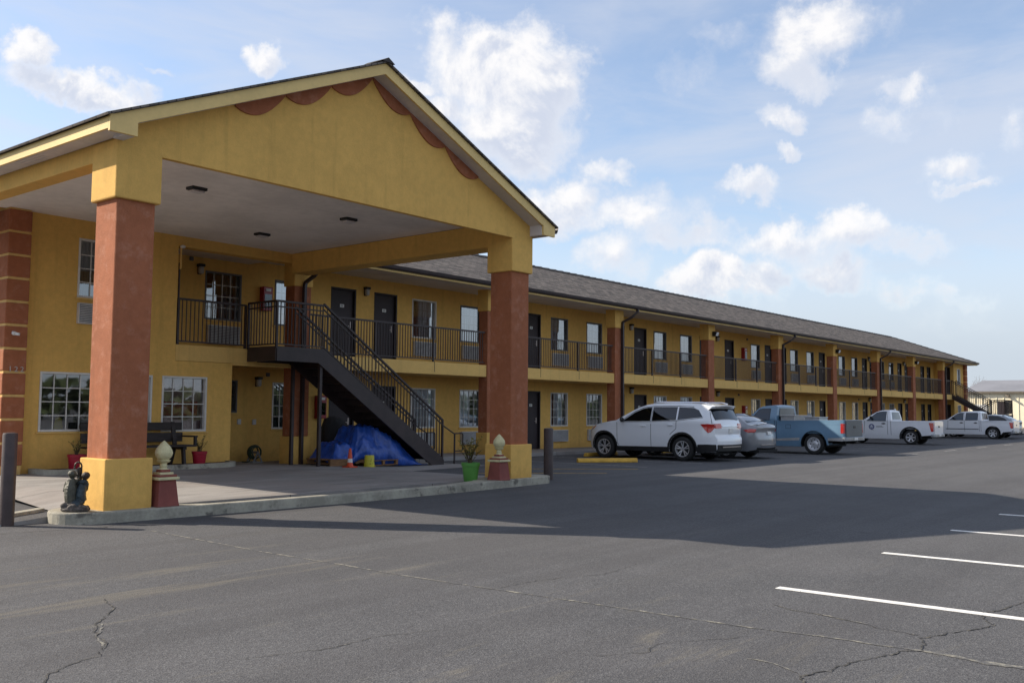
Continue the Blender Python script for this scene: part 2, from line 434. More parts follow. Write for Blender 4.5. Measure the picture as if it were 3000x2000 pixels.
w = bpy.data.worlds.new('World'); sc.world = w; w.use_nodes = True
t = NT(w.node_tree); bg = t.n['Background']
sky = t.new('ShaderNodeTexSky', sky_type='NISHITA', sun_disc=False)
sky.sun_elevation = SUN_EL; sky.sun_rotation = math.atan2(sun_dir.x, sun_dir.y); sky.altitude = 50
sky.air_density = 1.0; sky.dust_density = 0.6; sky.ozone_density = 1.6
tc = t.new('ShaderNodeTexCoord').outputs['Generated']
sx = t.new('ShaderNodeSeparateXYZ', ins={0: tc})
az = t.math('MULTIPLY', t.math('ARCTAN2', sx.outputs[1], sx.outputs[0]), 180 / math.pi)
el = t.math('MULTIPLY', t.math('ARCSINE', sx.outputs[2]), 180 / math.pi)
dome = t.new('ShaderNodeCombineXYZ', ins={0: az, 1: el}).outputs[0]
# soft warp so that the clouds get ragged edges
w1 = t.new('ShaderNodeTexNoise'); t.l.new(tc, w1.inputs['Vector']); w1.inputs['Scale'].default_value = 16; w1.inputs['Detail'].default_value = 6; w1.inputs['Roughness'].default_value = 0.62
off = t.new('ShaderNodeVectorMath', operation='SUBTRACT', ins={0: w1.outputs['Color'], 1: (0.5, 0.5, 0.5)}).outputs[0]
off = t.new('ShaderNodeVectorMath', operation='SCALE', ins={0: off, 'Scale': 5.0}).outputs[0]
P0 = t.new('ShaderNodeVectorMath', operation='ADD', ins={0: dome, 1: off}).outputs[0]
P0 = t.new('ShaderNodeVectorMath', operation='MULTIPLY', ins={0: P0, 1: (1, 1, 0)}).outputs[0]
CL = [(39.9, 20.1, 4.5, 2.6, 1.2), (40.6, 21.6, 1.5, 1.0, .9), (36.2, 19.1, 2.4, 2.7, 1.1), (39.1, 16.7, 4.5, 2.7, 1.1), (44.9, 19.1, 1.6, 0.8, 0.9), (43.6, 17.6, 2.4, 1.2, 0.9), (66.6, 18.7, 1.7, 1.2, 1.2), (64.6, 17.2, 3.7, 1.3, 1.2), (61.2, 16.9, 1.6, 0.9, 0.8), (59.7, 18.4, 1.0, 0.4, 0.7), (53.6, 19.9, 1.6, 1.0, 1), (33.5, 13.7, 2.3, 1.4, 0.9), (36.2, 11.9, 2.9, 2.0, 0.9), (32.3, 11.4, 4.1, 1.5, 0.8), (25.1, 12.9, 1.6, 0.9, 0.85), (28.9, 10.3, 4.1, 1.3, 0.75), (27.5, 7.8, 2.8, 1.6, 1.15), (24.7, 7.4, 2.2, 1.5, 0.9), (22.7, 9.6, 4.8, 1.2, 0.75), (19.4, 10.0, 2.8, 1.5, 0.85), (15.8, 9.3, 3.1, 1.2, 0.8), (20.4, 7.6, 3.5, 1.2, 0.85), (16.7, 6.9, 2.7, 1.1, 0.8), (14.1, 6.1, 2.4, 0.9, 0.7), (21.6, 21.4, 2.4, 1.5, 1.05), (22.3, 19.2, 2.1, 1.3, 0.9), (20.7, 18.8, 1.7, 0.8, 0.8), (23.4, 16.8, 1.7, 0.8, 0.85), (16.9, 17.8, 1.6, 0.9, 0.85), (17.4, 16.0, 1.3, 1.4, 0.85), (22.3, 14.8, 1.2, 0.5, 0.75), (13.9, 13.6, 1.6, 0.8, 0.75), (13.5, 12.3, 1.6, 0.4, 0.7), (11.1, 15.0, 0.9, 0.9, 0.7), (31.2, 19.3, 6.0, 1.7, 0.42), (28.1, 21.5, 5.1, 1.0, 0.35), (12.7, 18.3, 3.2, 1.7, 0.3), (20.9, 5.6, 13.9, 2.0, 0.4), (33.3, 9.1, 3.1, 1.5, 0.7), (36.4, 15.7, 2.9, 1.5, 0.6), (15.2, 5.0, 5.4, 1.2, 0.45), (29.2, 7.8, 1.5, 1.5, 0.9),
      (31, 12.2, 5, 1.6, .55), (21, 8.6, 7, 1.8, .6), (34, 8.8, 4, 1.5, .6), (58, 19.5, 5, 1.2, .35), (48, 22, 7, 1.0, .35), (22, 20, 4.2, 2.6, .45), (15.5, 16.5, 4, 2.4, .4), (25, 17, 5, 1.5, .35), (70, 8, 9, 3, 0.7), (78, 16, 5, 3, 0.8)]
den = None; sg_ = None; sl_g = None
for (a, e, ra, re, wt) in CL:
    if a < 26 and e > 12 and wt > .6: ra *= 1.35; re *= 1.35
    d = t.new('ShaderNodeVectorMath', operation='SUBTRACT', ins={0: P0, 1: (a, e, 0)}).outputs[0]
    d = t.new('ShaderNodeVectorMath', operation='MULTIPLY', ins={0: d, 1: (1 / ra, 1 / re, 0)}).outputs[0]
    dv = d; d = t.new('ShaderNodeVectorMath', operation='LENGTH', ins={0: d}).outputs['Value']
    g = t.ramp(d, 1.7, 0.15, 0, wt * (1.12 if e < 12 else 1.0))
    dl = t.new('ShaderNodeVectorMath', operation='DOT_PRODUCT', ins={0: dv, 1: (0.45, 0.85, 0)}).outputs['Value']
    gl_ = t.math('MULTIPLY', g, dl)
    sg_ = g if sg_ is None else t.math('ADD', sg_, g); sl_g = gl_ if sl_g is None else t.math('ADD', sl_g, gl_)
    den = g if den is None else t.new('ShaderNodeMath', operation='SMOOTH_MAX', ins={0: den, 1: g, 2: 0.25}).outputs[0]
fb = t.noise(tc, 9, 9, 0.62, 0.3)
fb2 = t.noise(tc, 34, 6, 0.6)
# generic broken cloud for the rest of the dome (seen only in reflections)
gen = t.noise(t.new('ShaderNodeVectorMath', operation='MULTIPLY', ins={0: tc, 1: (1, 1, 2.6)}).outputs[0], 2.6, 8, 0.6)
azd = t.ramp(t.math('ABSOLUTE', t.math('SUBTRACT', az, 39.0)), 42, 62, 0, 1)
gen = t.math('MULTIPLY', t.ramp(gen, 0.45, 0.62, 0, 0.9), azd)
den = t.math('MAXIMUM', den, gen)
dn = t.math('ADD', den, t.math('MULTIPLY', t.math('SUBTRACT', fb, 0.5), 1.3))
dn = t.math('ADD', dn, t.math('MULTIPLY', t.math('SUBTRACT', fb2, 0.5), 0.5))
cov = t.ramp(dn, 0.02, 1.05, 0, 0.97)
vn = t.noise(t.new('ShaderNodeVectorMath', operation='MULTIPLY', ins={0: tc, 1: (1, 1, 4)}).outputs[0], 3.2, 6, 0.6, 0.5)
vn2 = t.noise(t.new('ShaderNodeVectorMath', operation='MULTIPLY', ins={0: tc, 1: (1, 1, 2)}).outputs[0], 2.1, 4, 0.5, 0.2)
veil = t.math('MULTIPLY', t.ramp(t.math('ADD', t.math('MULTIPLY', vn, .6), t.math('MULTIPLY', vn2, .4)), 0.36, 0.64, 0.24, 1.0), 0.68)
cov = t.math('MAXIMUM', cov, veil)
hor = t.ramp(el, 15, 2, 0, 0.93)
cov = t.math('MAXIMUM', cov, hor)
lit = t.math('DIVIDE', sl_g, t.math('ADD', sg_, 0.05))
emb = t.math('SUBTRACT', fb, t.noise(t.new('ShaderNodeVectorMath', operation='ADD', ins={0: tc, 1: (-0.006, 0.006, 0.016)}).outputs[0], 9, 9, 0.62, 0.3))
lit = t.math('ADD', lit, t.math('MULTIPLY', emb, 4.5))
shade = t.math('MULTIPLY', t.ramp(lit, 0.45, -0.45), t.ramp(dn, 0.45, 1.1))
SK = 1.0
cw = (6.9, 6.8, 6.8, 1); cg = (4.5, 4.85, 5.7, 1)
ccol = t.mix(shade, cw, cg)
ccol = t.mix(t.ramp(dn, 0.40, 1.0), (4.9, 5.15, 5.8, 1), ccol)
ccol = t.mix(t.ramp(el, 9, 2, 0, 0.85), ccol, (3.75, 4.3, 5.0, 1))
skyc = t.mix(1.0, sky.outputs[0], (1.36, 1.36, 1.38, 1), 'MULTIPLY')
fin = t.mix(cov, skyc, ccol)
t.l.new(fin, bg.inputs[0]); bg.inputs[1].default_value = 0.10

sc.view_settings.view_transform = 'Standard'; sc.view_settings.look = 'None'
sc.view_settings.exposure = 0.56; sc.view_settings.gamma = 1.0
sc.cycles.max_bounces = 8; sc.cycles.transparent_max_bounces = 12
sc.cycles.use_denoising = True

# ------------------------------------------------------------------ ground
g = MB(); S = 2500
g.add([(-S, -S, 0), (S, -S, 0), (S, S, 0), (-S, S, 0)], [(0, 1, 2, 3)])
tag(g.build('asphalt', 'asphalt'), kind='structure')

def zdrive(x, y):
    a = 0.12 + 0.07 * max(0, min(1, (y - 13.2) / 5.3))
    k = max(0.0, min(1.0, (x - 13.4) / 2.2)); zr = 0.10 + 0.0 * y
    z = a * (1 - k) + zr * k
    if x > 15.75: z = zr * max(0.0, 1 - (x - 15.75) / (0.5 if y < 17 else 2.4))
    return max(z, 0.006)
g = MB(); xs = [4.6 + 0.4 * i for i in range(28)] + [15.74, 15.8, 16.0, 16.3, 16.8, 17.3, 17.8, 18.3, 19.2, 20.0]; ys = [12.62 + 0.34 * j for j in range(21)] + [19.68, 21.35]
nx, ny = len(xs), len(ys)
vs = []
for y in ys:
    for x in xs:
        z = zdrive(x, y)
        if y < 16.5: x = max(x, 6.62 + (y - 13.87) * .14)
        z = zdrive(x, y)
        if y < 17 and x > 16.3: x = 16.3
        if x < 7.3 and y > 12.9: z = 0.02 + (z - 0.02) * max(0, (x - 6.62) / .7)
        vs.append((x, y, z))
fs = [(j * nx + i, j * nx + i + 1, (j + 1) * nx + i + 1, (j + 1) * nx + i) for j in range(ny - 1) for i in range(nx - 1)]
b0 = len(vs)
for i in range(nx): vs.append((xs[i], ys[0], -0.05))
fs += [(i, b0 + i, b0 + i + 1, i + 1) for i in range(nx - 1)]
g.add(vs, fs)
tag(g.build('driveway', 'drive', smooth=40), kind='structure')
# walkway in front of the rooms
g = MB(); g.box(18.3, 19.45, -0.05, 80.9, 21.4, 0.11); g.box(80.9, 19.45, -0.05, 82.6, 30, 0.11)
tag(g.build('sidewalk', 'drive', bevel=0.012), kind='structure')

# island kerb under the two canopy pillars
def arcpts(cx, cy, rr, a0, a1, n): return [(cx + rr * math.cos(R(a0 + (a1 - a0) * i / n)), cy + rr * math.sin(R(a0 + (a1 - a0) * i / n))) for i in range(n + 1)]
outer = []
for i in range(25):
    x = 6.4 + (15.9 - 6.4) * i / 24; q = (x - 6.4) / 9.5
    outer.append((x, 11.98 - 0.20 * math.sin(math.pi * q) + 0.05 * q))
poly = arcpts(6.45, 12.46, 0.48, 200, 262, 6) + outer[1:] + arcpts(15.95, 12.45, 0.42, -85, 90, 10) + [(15.0, 12.87), (14.86, 12.05 + .12), (14.2, 12.03), (13.0, 11.98)]
inner = []
for i in range(20):
    x = 13.0 - (13.0 - 8.0) * i / 19; q = (x - 6.4) / 9.5
    inner.append((x, 11.98 - 0.20 * math.sin(math.pi * q) + 0.05 * q + 0.17))
poly = arcpts(6.45, 12.46, 0.48, 200, 262, 6) + outer[1:] + arcpts(15.95, 12.45, 0.42, -85, 90, 10) + [(14.4, 12.87), (14.0, 12.30)] + inner[1:] + [(7.6, 12.30), (7.35, 12.85), (6.5, 12.94)] + arcpts(6.45, 12.46, 0.48, 96, 196, 8)
g = MB(); g.prism(poly, -0.02, 0.15)
kerb = g.build('kerb', 'concrete', bevel=0.02); tag(kerb, kind='structure')
g = MB(); pts = [(7.4, 12.22), (8.0, 12.16), (9.5, 12.02), (11.2, 11.97), (13.0, 12.08), (14.2, 12.2)]
g.prism(pts + [(14.2, 12.41), (7.4, 12.41)], 0.0, 0.035)
tag(g.build('soil_strip', 'soil'), kind='structure')
# thin concrete edging left of the island
g = MB(); pts = [(6.62, 14.02), (6.47, 13.9), (6.05, 13.64), (5.75, 13.42), (5.3, 13.2), (4.8, 13.05), (4.2, 13.0)]
g.prism(pts + [(a - .03, b + 0.16) for a, b in pts[::-1]], -0.02, 0.045)
tag(g.build('edging', 'concrete', bevel=0.01), kind='structure')

# planted bed against the lobby
def bed_edge(off):
    p = [(8.75 - off, 19.28), (8.75 - off, 18.62 - off)]
    for i in range(9):
        x = 9.0 + (12.5 - 9.0) * i / 8; p.append((x, 18.46 - off - 0.03 * math.sin(i / 8 * math.pi)))
    for i in range(8):
        a = R(-80 + 72 * i / 7); p.append((12.5 + (0.85 + off) * math.cos(a), 19.31 + (0.85 + off) * math.sin(a)))
    p.append((13.36 + off, 19.28)); return p
oe = bed_edge(0.0); ie = bed_edge(-0.13)
g = MB(); n = len(oe)
vs = [(x, y, 0.1) for x, y in oe] + [(x, y, 0.29) for x, y in oe] + [(x, y, 0.29) for x, y in ie] + [(x, y, 0.2) for x, y in ie]
fs = []
for i in range(n - 1):
    for k in range(3): fs.append((k * n + i, k * n + i + 1, (k + 1) * n + i + 1, (k + 1) * n + i))
g.add(vs, fs); tag(g.build('bed_kerb', 'concrete', smooth=35), kind='structure')
g = MB(); g.prism(ie, 0.15, 0.262); tag(g.build('mulch_bed', 'mulch'), kind='structure')

# painted lines
g = MB()
for i in range(12):
    x = (7.95, 10.67, 13.33, 15.95)[i] if i < 4 else 15.95 + 2.66 * (i - 3)
    g.box(x - 0.05, -1.5, 0.003, x + 0.05, 3.5, 0.006)
tag(g.build('parking_lines', 'paint_white'), kind='structure')
g = MB()
for i in range(17):
    x = 25.27 + 2.72 * i
    if i in (0,): g.box(x - 0.045, 13.4, 0.003, x + 0.045, 18.9, 0.006)
    else: g.box(x - 0.045, 13.2, 0.003, x + 0.045, 18.9, 0.006)
g.box(22.5, 13.6, 0.003, 22.59, 18.9, 0.006)
for i in range(9):
    x = 36 + 5.1 * i; g.box(x, 10.9, 0.003, x + 1.6, 11.0, 0.006)
tag(g.build('worn_parking_lines', 'paint_worn'), kind='structure')
g = MB(); g.bar((17.2, 15.3, 0.005), (19.6, 12.95, 0.005), 0.10, 0.003)
g.bar((19.6, 15.3, 0.005), (21.6, 13.3, 0.005), 0.10, 0.003)
tag(g.build('yellow_lines', 'paint_yellow'), kind='structure')

def ribbon(mb, pts, wid, jit, z=0.004, seg=0.05, wj=0.6):
    P = []
    for a, b in zip(pts[:-1], pts[1:]):
        a = Vector(a); b = Vector(b); k = max(1, int((b - a).length / seg))
        for i in range(k):
            q = a.lerp(b, i / k); P.append(q + Vector((rnd.uniform(-jit, jit), rnd.uniform(-jit, jit))))
    P.append(Vector(pts[-1])); L = []; Rr = []
    for i, p in enumerate(P):
        d = (P[min(i + 1, len(P) - 1)] - P[max(i - 1, 0)]).normalized(); nn = Vector((-d.y, d.x))
        ww = wid * (1 + rnd.uniform(-wj, wj)) / 2
        if i in (0, len(P) - 1): ww *= 0.1
        L.append((p.x + nn.x * ww, p.y + nn.y * ww, z)); Rr.append((p.x - nn.x * ww, p.y - nn.y * ww, z))
    n = len(P)
    mb.add(L + Rr, [(i, i + n, i + n + 1, i + 1) for i in range(n - 1)])
g = MB()
ribbon(g, [(9.6, 1.5), (8.66, 1.74), (8.25, 1.8), (8.0, 1.88), (7.81, 1.85), (7.56, 1.71), (7.35, 1.81), (7.08, 1.91), (6.83, 2.0), (6.69, 1.93), (6.48, 1.9), (6.39, 1.98), (6.14, 2.04), (5.95, 2.11), (5.8, 2.15), (5.62, 2.16), (5.41, 2.25), (5.29, 2.17), (5.0, 2.0)], 0.012, 0.016, seg=0.035)
ribbon(g, [(7.25, 3.25), (7.14, 3.03), (7.13, 2.87), (7.09, 2.71), (7.04, 2.5), (6.95, 2.31), (6.89, 2.02)], 0.008, 0.014, seg=0.04)
ribbon(g, [(2.3, 5.1), (2.56, 5.34), (2.67, 5.5), (2.84, 5.62), (3.04, 5.66), (3.1, 5.78)], 0.009, 0.012, seg=0.04)
ribbon(g, [(3.1, 5.78), (3.2, 5.87), (3.3, 6.18), (3.48, 6.53), (3.8, 6.88), (3.95, 7.31)], 0.009, 0.02, seg=0.05)
ribbon(g, [(3.56, 4.97), (4.05, 4.76), (4.47, 4.77), (4.9, 4.6)], 0.006, 0.02, seg=0.05)
ribbon(g, [(6.2, 5.3), (6.9, 5.25), (7.5, 5.0), (8.4, 5.1)], 0.006, 0.02, seg=0.05)
ribbon(g, [(6.9, 12.0), (6.2, 11.6), (5.2, 11.9), (4.4, 11.7)], 0.012, 0.03, seg=0.06)
ribbon(g, [(5.0, 3.4), (5.3, 3.2), (5.55, 3.25), (6.1, 2.9)], 0.006, 0.02, seg=0.05)
tag(g.build('pavement_cracks', 'crack', fixn=False), kind='structure')
g = MB()
ribbon(g, [(6.45, 10.9), (6.38, 9.8), (6.29, 8.48), (6.29, 7.36), (6.25, 6.3), (6.33, 4.2), (6.37, 3.0), (6.44, 2.54), (6.46, 2.05), (6.48, 1.73), (6.41, 1.5), (6.45, 1.0)], 0.024, 0.006, z=0.0035, wj=0.8)
ribbon(g, [(5.56, 2.66), (5.58, 2.52), (5.46, 2.29), (5.37, 2.2)], 0.012, 0.01, z=0.0035)
ribbon(g, [(6.48, 1.85), (6.46, 1.7), (6.42, 1.55), (6.48, 1.2)], 0.055, 0.015, z=0.0030)
ribbon(g, [(7.15, 3.1), (7.12, 2.8), (7.02, 2.4)], 0.016, 0.012, z=0.0030)
ribbon(g, [(3.15, 5.8), (3.3, 6.18), (3.5, 6.5)], 0.016, 0.012, z=0.0030)
tag(g.build('pavement_seam', 'sand', fixn=False), kind='structure')

# ------------------------------------------------------------------ motel building
B = empty('motel_building', (8.2, 19.3, 0))
tag(B, 'long two storey yellow stucco motel with brown shingle roof and walkway railings', 'motel')
def P_(mb, name, m, **k):       # part of the motel
    o = mb.build(name, m, **k); o.parent = B; o.matrix_parent_inverse = Matrix.Translation((-8.2, -19.3, 0)); return o
def C_(mb, name, m, par, **k):  # sub-part
    o = mb.build(name, m, **k); o.parent = par; return o

def wall(mb, axis, pl, th, a0, a1, z0, z1, holes=(), mi=0):
    """sheet of given thickness with rectangular holes; front at pl, back at pl+th"""
    A = sorted(set([a0, a1] + [v for h in holes for v in h[:2]])); Z = sorted(set([z0, z1] + [v for h in holes for v in h[2:]]))
    A = [a for a in A if a0 - 1e-6 <= a <= a1 + 1e-6]; Z = [z for z in Z if z0 - 1e-6 <= z <= z1 + 1e-6]
    def full(i, j):
        if i < 0 or j < 0 or i >= len(A) - 1 or j >= len(Z) - 1: return False
        ca = (A[i] + A[i + 1]) / 2; cz = (Z[j] + Z[j + 1]) / 2
        return not any(h[0] < ca < h[1] and h[2] < cz < h[3] for h in holes)
    def pt(a, d, z): return (a, pl + d, z) if axis == 'y' else (pl + d, a, z)
    for i in range(len(A) - 1):
        for j in range(len(Z) - 1):
            if not full(i, j): continue
            a, b, c, d = A[i], A[i + 1], Z[j], Z[j + 1]
            mb.add([pt(a, 0, c), pt(b, 0, c), pt(b, 0, d), pt(a, 0, d)], [(0, 1, 2, 3)], mi)
            mb.add([pt(a, th, c), pt(b, th, c), pt(b, th, d), pt(a, th, d)], [(3, 2, 1, 0)], mi)
            if not full(i - 1, j): mb.add([pt(a, 0, c), pt(a, 0, d), pt(a, th, d), pt(a, th, c)], [(0, 1, 2, 3)], mi)
            if not full(i + 1, j): mb.add([pt(b, 0, c), pt(b, 0, d), pt(b, th, d), pt(b, th, c)], [(3, 2, 1, 0)], mi)
            if not full(i, j - 1): mb.add([pt(a, 0, c), pt(a, th, c), pt(b, th, c), pt(b, 0, c)], [(0, 1, 2, 3)], mi)
            if not full(i, j + 1): mb.add([pt(a, 0, d), pt(a, th, d), pt(b, th, d), pt(b, 0, d)], [(3, 2, 1, 0)], mi)

YW = 21.3; YP = 19.7; YL = 19.3
WU = [(21.25, 22.35), (23.5, 24.58), (28.5, 29.58), (30.82, 31.9), (35.88, 36.97), (38.18, 39.27), (45.43, 46.5), (50.33, 51.41), (52.61, 53.7), (57.56, 58.63), (59.75, 60.8), (64.9, 65.9), (66.85, 67.85)]
DR = [(17.98, 18.93), (19.65, 20.6), (26.92, 27.88), (32.6, 33.55), (34.31, 35.3), (40.02, 40.97), (42.55, 43.53), (47.1, 48.05), (48.9, 49.83), (54.45, 55.38), (61.62, 62.55), (63.05, 63.98), (68.7, 69.63), (70.25, 71.18), (74.0, 74.92), (75.6, 76.52)]
hol = [(13.87, 14.96, 3.74, 4.98), (16.02, 17.1, 3.74, 4.98), (14.0, 14.92, 1.38, 2.22), (16.02, 17.1, 0.95, 2.2)]
for a, b in WU: hol += [(a, b, 3.74, 4.96), (a, b, 0.92, 2.17)]
for a, b in DR: hol += [(a, b, 2.905, 5.0), (a, b, 0.112, 2.2)]
ww = MB()
wall(ww, 'y', YW, 0.16, 13.36, 77.5, 0.0, 5.6, hol)
lw = [(8.91, 10.08, 1.0, 2.2), (10.22, 11.34, 1.0, 2.2), (11.57, 12.70, 0.97, 2.2), (9.59, 10.7, 3.74, 4.97)]
wall(ww, 'y', YL, 0.16, 8.2, 13.36, 0.0, 2.54, lw)
wall(ww, 'y', YL, 0.16, 8.2, 11.87, 2.54, 5.6, lw)
ww.box(11.87, YL, 5.12, 15.35, YL + 0.3, 5.6)
wall(ww, 'x', 13.20, 0.16, YL + 0.16, YW, 0.0, 2.54)
wall(ww, 'x', 11.71, 0.16, YL + 0.16, YW + 0.16, 2.54, 5.6)
wall(ww, 'y', YW + 0.002, 0.158, 11.87, 13.36, 2.54, 5.6)
wall(ww, 'x', 8.2, 0.16, YL + 0.16, 29.0, 0.0, 5.6)
wall(ww, 'y', 28.84, 0.16, 8.36, 80.6, 0.0, 5.6)
eb = [(78.45, 79.35, 3.72, 4.92), (78.45, 79.35, 0.92, 2.17)]
wall(ww, 'y', 19.9, 0.16, 77.66, 80.6, 0.0, 5.6, eb)
wall(ww, 'x', 77.5, 0.16, 19.9, YW, 0.0, 5.6, [(20.15, 20.95, 0.112, 2.2), (20.15, 20.95, 2.905, 5.0)])
wall(ww, 'x', 80.44, 0.16, 20.06, 28.84, 0.0, 5.6)
wall_o = P_(ww, 'wall', 'yellow')
fl = MB(); fl.box(8.37, YL + 0.17, 2.56, 13.19, 28.8, 2.88); fl.box(13.37, YW + 0.17, 2.56, 80.4, 28.8, 2.88); fl.box(8.37, YL + .17, 0.0, 80.4, 28.8, 0.10)
P_(fl, 'interior_floor', 'drive')
# walkway slab of the upper storey
sl = MB(); sl.box(15.30, YP, 2.54, 77.498, YW - 0.002, 2.91); sl.box(11.872, YL + 0.002, 2.545, 15.295, YW - 0.002, 2.91); sl.box(13.362, YL - 0.012, 2.50, 15.294, YL + 0.2, 2.544)
P_(sl, 'walkway_slab', 'yellow_trim', bevel=0.012)

# pillars of the wing
PX = [15.37, 22.95, 30.3, 37.72, 45.03, 52.3, 59.55, 66.65, 73.7]
for i, x in enumerate(PX):
    g = MB(); g.box(x + 0.03, YP - 0.04, 0.80, x + 0.57, YP + 0.33, 4.64)
    p = P_(g, 'pillar', 'red', bevel=0.02)
    g = MB(); g.box(x, YP - 0.07, 4.62, x + 0.60, YP + 0.37, 5.40); C_(g, 'pillar_cap', 'yellow', p, bevel=0.02)
    g = MB(); g.box(x - 0.01, YP - 0.08, 0.0, x + 0.61, YP + 0.38, 0.80); C_(g, 'pillar_base', 'yellow', p, bevel=0.02)

# quoined corner columns
def quoin(x0, y0, x1, y1, zt):
    g = MB(); g.box(x0 + 0.02, y0 + 0.02, 0.0, x1 - 0.02, y1 + 0.001, zt); q = P_(g, 'corner_column', 'groove')
    z = 4.91 - 0.4545 * 10
    g = MB()
    while z < zt - 0.1:
        g.box(x0, y0, max(0.02, z), x1, y1, min(zt - 0.003, z + 0.405)); z += 0.4545
    C_(g, 'quoin_blocks', 'red', q, bevel=0.018); return q
q = quoin(8.12, 19.12, 8.56, 19.62, 5.35)
quoin(80.2, 19.72, 80.75, 20.3, 5.3)
# house number
for k, ch in enumerate('122'):
    cu = bpy.data.curves.new('house_number', 'FONT'); cu.body = ch; cu.size = 0.15; cu.extrude = 0.008; cu.resolution_u = 3
    to = bpy.data.objects.new('tmp', cu); col.objects.link(to)
    me = bpy.data.meshes.new_from_object(to.evaluated_get(bpy.context.evaluated_depsgraph_get())); bpy.data.objects.remove(to)
    for v in me.vertices: v.co = Vector((8.215 + 0.112 * k + v.co.x, 19.112 - v.co.z, 2.165 + v.co.y))
    me.materials.clear(); me.materials.append(M['number'])
    o = bpy.data.objects.new('house_number', me); col.objects.link(o); o.parent = B; o.matrix_parent_inverse = Matrix.Translation((-8.2, -19.3, 0))
g = MB(); g.ell((8.27, 19.05, 2.90), (0.045, 0.05, 0.04)); g.bar((8.27, 19.12, 2.93), (8.27, 19.06, 2.92), 0.03, 0.03); g.bar((8.27, 19.05, 2.90), (8.33, 18.97, 2.88), 0.05, 0.05)
P_(g, 'security_camera', 'white_plastic', smooth=40)

# windows
def window(x0, x1, z0, z1, y, cols, rows, cur, frame='white_frame', axis='y', cm='curtain'):
    tx = (lambda v: v) if axis == 'y' else (lambda v: [(y + (q[1] - y), q[0], q[2]) for q in v])
    g = MB(); g.add([(x0 + .02, y + 0.075, z0 + .02), (x1 - .02, y + 0.075, z0 + .02), (x1 - .02, y + 0.075, z1 - .02), (x0 + .02, y + 0.075, z1 - .02)], [(0, 1, 2, 3)])
    wn = P_(g, 'window', 'glass_up' if z0 > 3 and x0 > 16 else 'glass', fixn=False)
    g = MB(); fw = 0.045
    g.box(x0 + .001, y - 0.012, z0, x0 + fw, y + 0.10, z1); g.box(x1 - fw, y - 0.012, z0, x1 - .001, y + 0.10, z1)
    g.box(x0 + fw, y - 0.012, z1 - fw, x1 - fw, y + 0.10, z1 - .001); g.box(x0 + fw, y - 0.012, z0 + .001, x1 - fw, y + 0.10, z0 + fw)
    C_(g, 'window_frame', frame, wn, bevel=0.004)
    g = MB(); m = 0.009; mo = 0.08 if z0 > 3 and x0 > 16 else 0.055
    for i in range(1, cols):
        x = x0 + fw + (x1 - x0 - 2 * fw) * i / cols; g.box(x - m, y + mo, z0 + fw, x + m, y + mo + .018, z1 - fw)
    for j in range(1, rows):
        z = z0 + fw + (z1 - z0 - 2 * fw) * j / rows; g.box(x0 + fw, y + mo - .001, z - m, x1 - fw, y + mo + .0175, z + m)
    C_(g, 'muntins', 'white_frame' if rows > 2 else frame, wn)
    g = MB(); g.box(x0 - 0.04, y - 0.035, z0 - 0.04, x1 + 0.04, y - 0.0, z0 - 0.001); C_(g, 'sill', 'yellow_trim', wn, bevel=0.006)
    W = x1 - x0
    def sheet(a, b, yy, mm, amp=0.018):
        g = MB(); n = max(6, int((b - a) / 0.018)); vs = []
        for i in range(n + 1):
            x = a + (b - a) * i / n; yo = yy + amp * math.sin(x * 62) + amp * 0.6 * math.sin(x * 23 + a)
            vs += [(x, yo, z0 + 0.01), (x, yo, z1 + 0.02)]
        g.add(vs, [(2 * i, 2 * i + 2, 2 * i + 3, 2 * i + 1) for i in range(n)])
        C_(g, 'curtain', mm, wn, smooth=60, fixn=False)
    for (a, b, mm) in cur: sheet(x0 + a * W, x0 + b * W, y + 0.135, mm)
    return wn
cur_u = [[(0.36, 1, 'curtain')], [(0, 1, 'curtain')], [(0, 1, 'curtain')], [(0, 1, 'curtain')], [(0, 1, 'curtain')], [(0, 1, 'curtain')], [(0, 1, 'curtain')], [(0, 1, 'curtain')], [(0, 1, 'curtain')], [(0, 1, 'curtain')], [(0, .7, 'curtain')], [(0, 1, 'curtain')], [(0, .5, 'curtain')]]
cur_l = [[(0, 1, 'curtain')], [(0, 0.62, 'curtain'), (0.78, 1, 'curtain_grey')], [(0, .2, 'curtain_grey'), (0.35, 0.8, 'curtain')], [(0, 1, 'curtain_grey')], [(0, .25, 'curtain'), (.4, 1, 'curtain')], [(0, .8, 'curtain')], [(0, .3, 'curtain_cream'), (0.3, .6, 'curtain_grey')], [(0, .3, 'curtain_cream'), (0.5, 1, 'curtain_cream')], [(0, 1, 'curtain_cream')], [(0, 1, 'curtain_cream')], [(0.1, .7, 'curtain_grey')], [(0, .4, 'curtain_cream')], [(0, .6, 'curtain_grey')]]
for i, (a, b) in enumerate(WU):
    window(a, b, 3.74, 4.96, YW, 4, 4, cur_u[i], 'white_frame' if i == 0 else 'dark_frame')
    window(a, b, 0.92, 2.17, YW, 4, 4, cur_l[i])
window(13.87, 14.96, 3.74, 4.98, YW, 4, 4, [(0, .07, 'curtain'), (0.58, .86, 'curtain_grey'), (.9, 1, 'curtain')], 'dark_frame')
window(16.02, 17.1, 3.74, 4.98, YW, 4, 4, [(0, 1, 'curtain')], 'dark_frame')
window(14.0, 14.92, 1.38, 2.22, YW, 1, 2, [], 'dark_frame')
window(16.02, 17.1, 0.95, 2.2, YW, 4, 4, [(0, 1, 'curtain_grey')])
for a, b, c, d in lw[:3]: window(a, b, c, d, YL, 4, 4, [] if a != 10.22 else [(0, .3, 'curtain_grey')])
window(9.59, 10.7, 3.74, 4.97, YL, 4, 4, [(0, 1, 'curtain_grey')])
window(78.45, 79.35, 3.72, 4.92, 19.9, 2, 4, [(0, 1, 'curtain')])
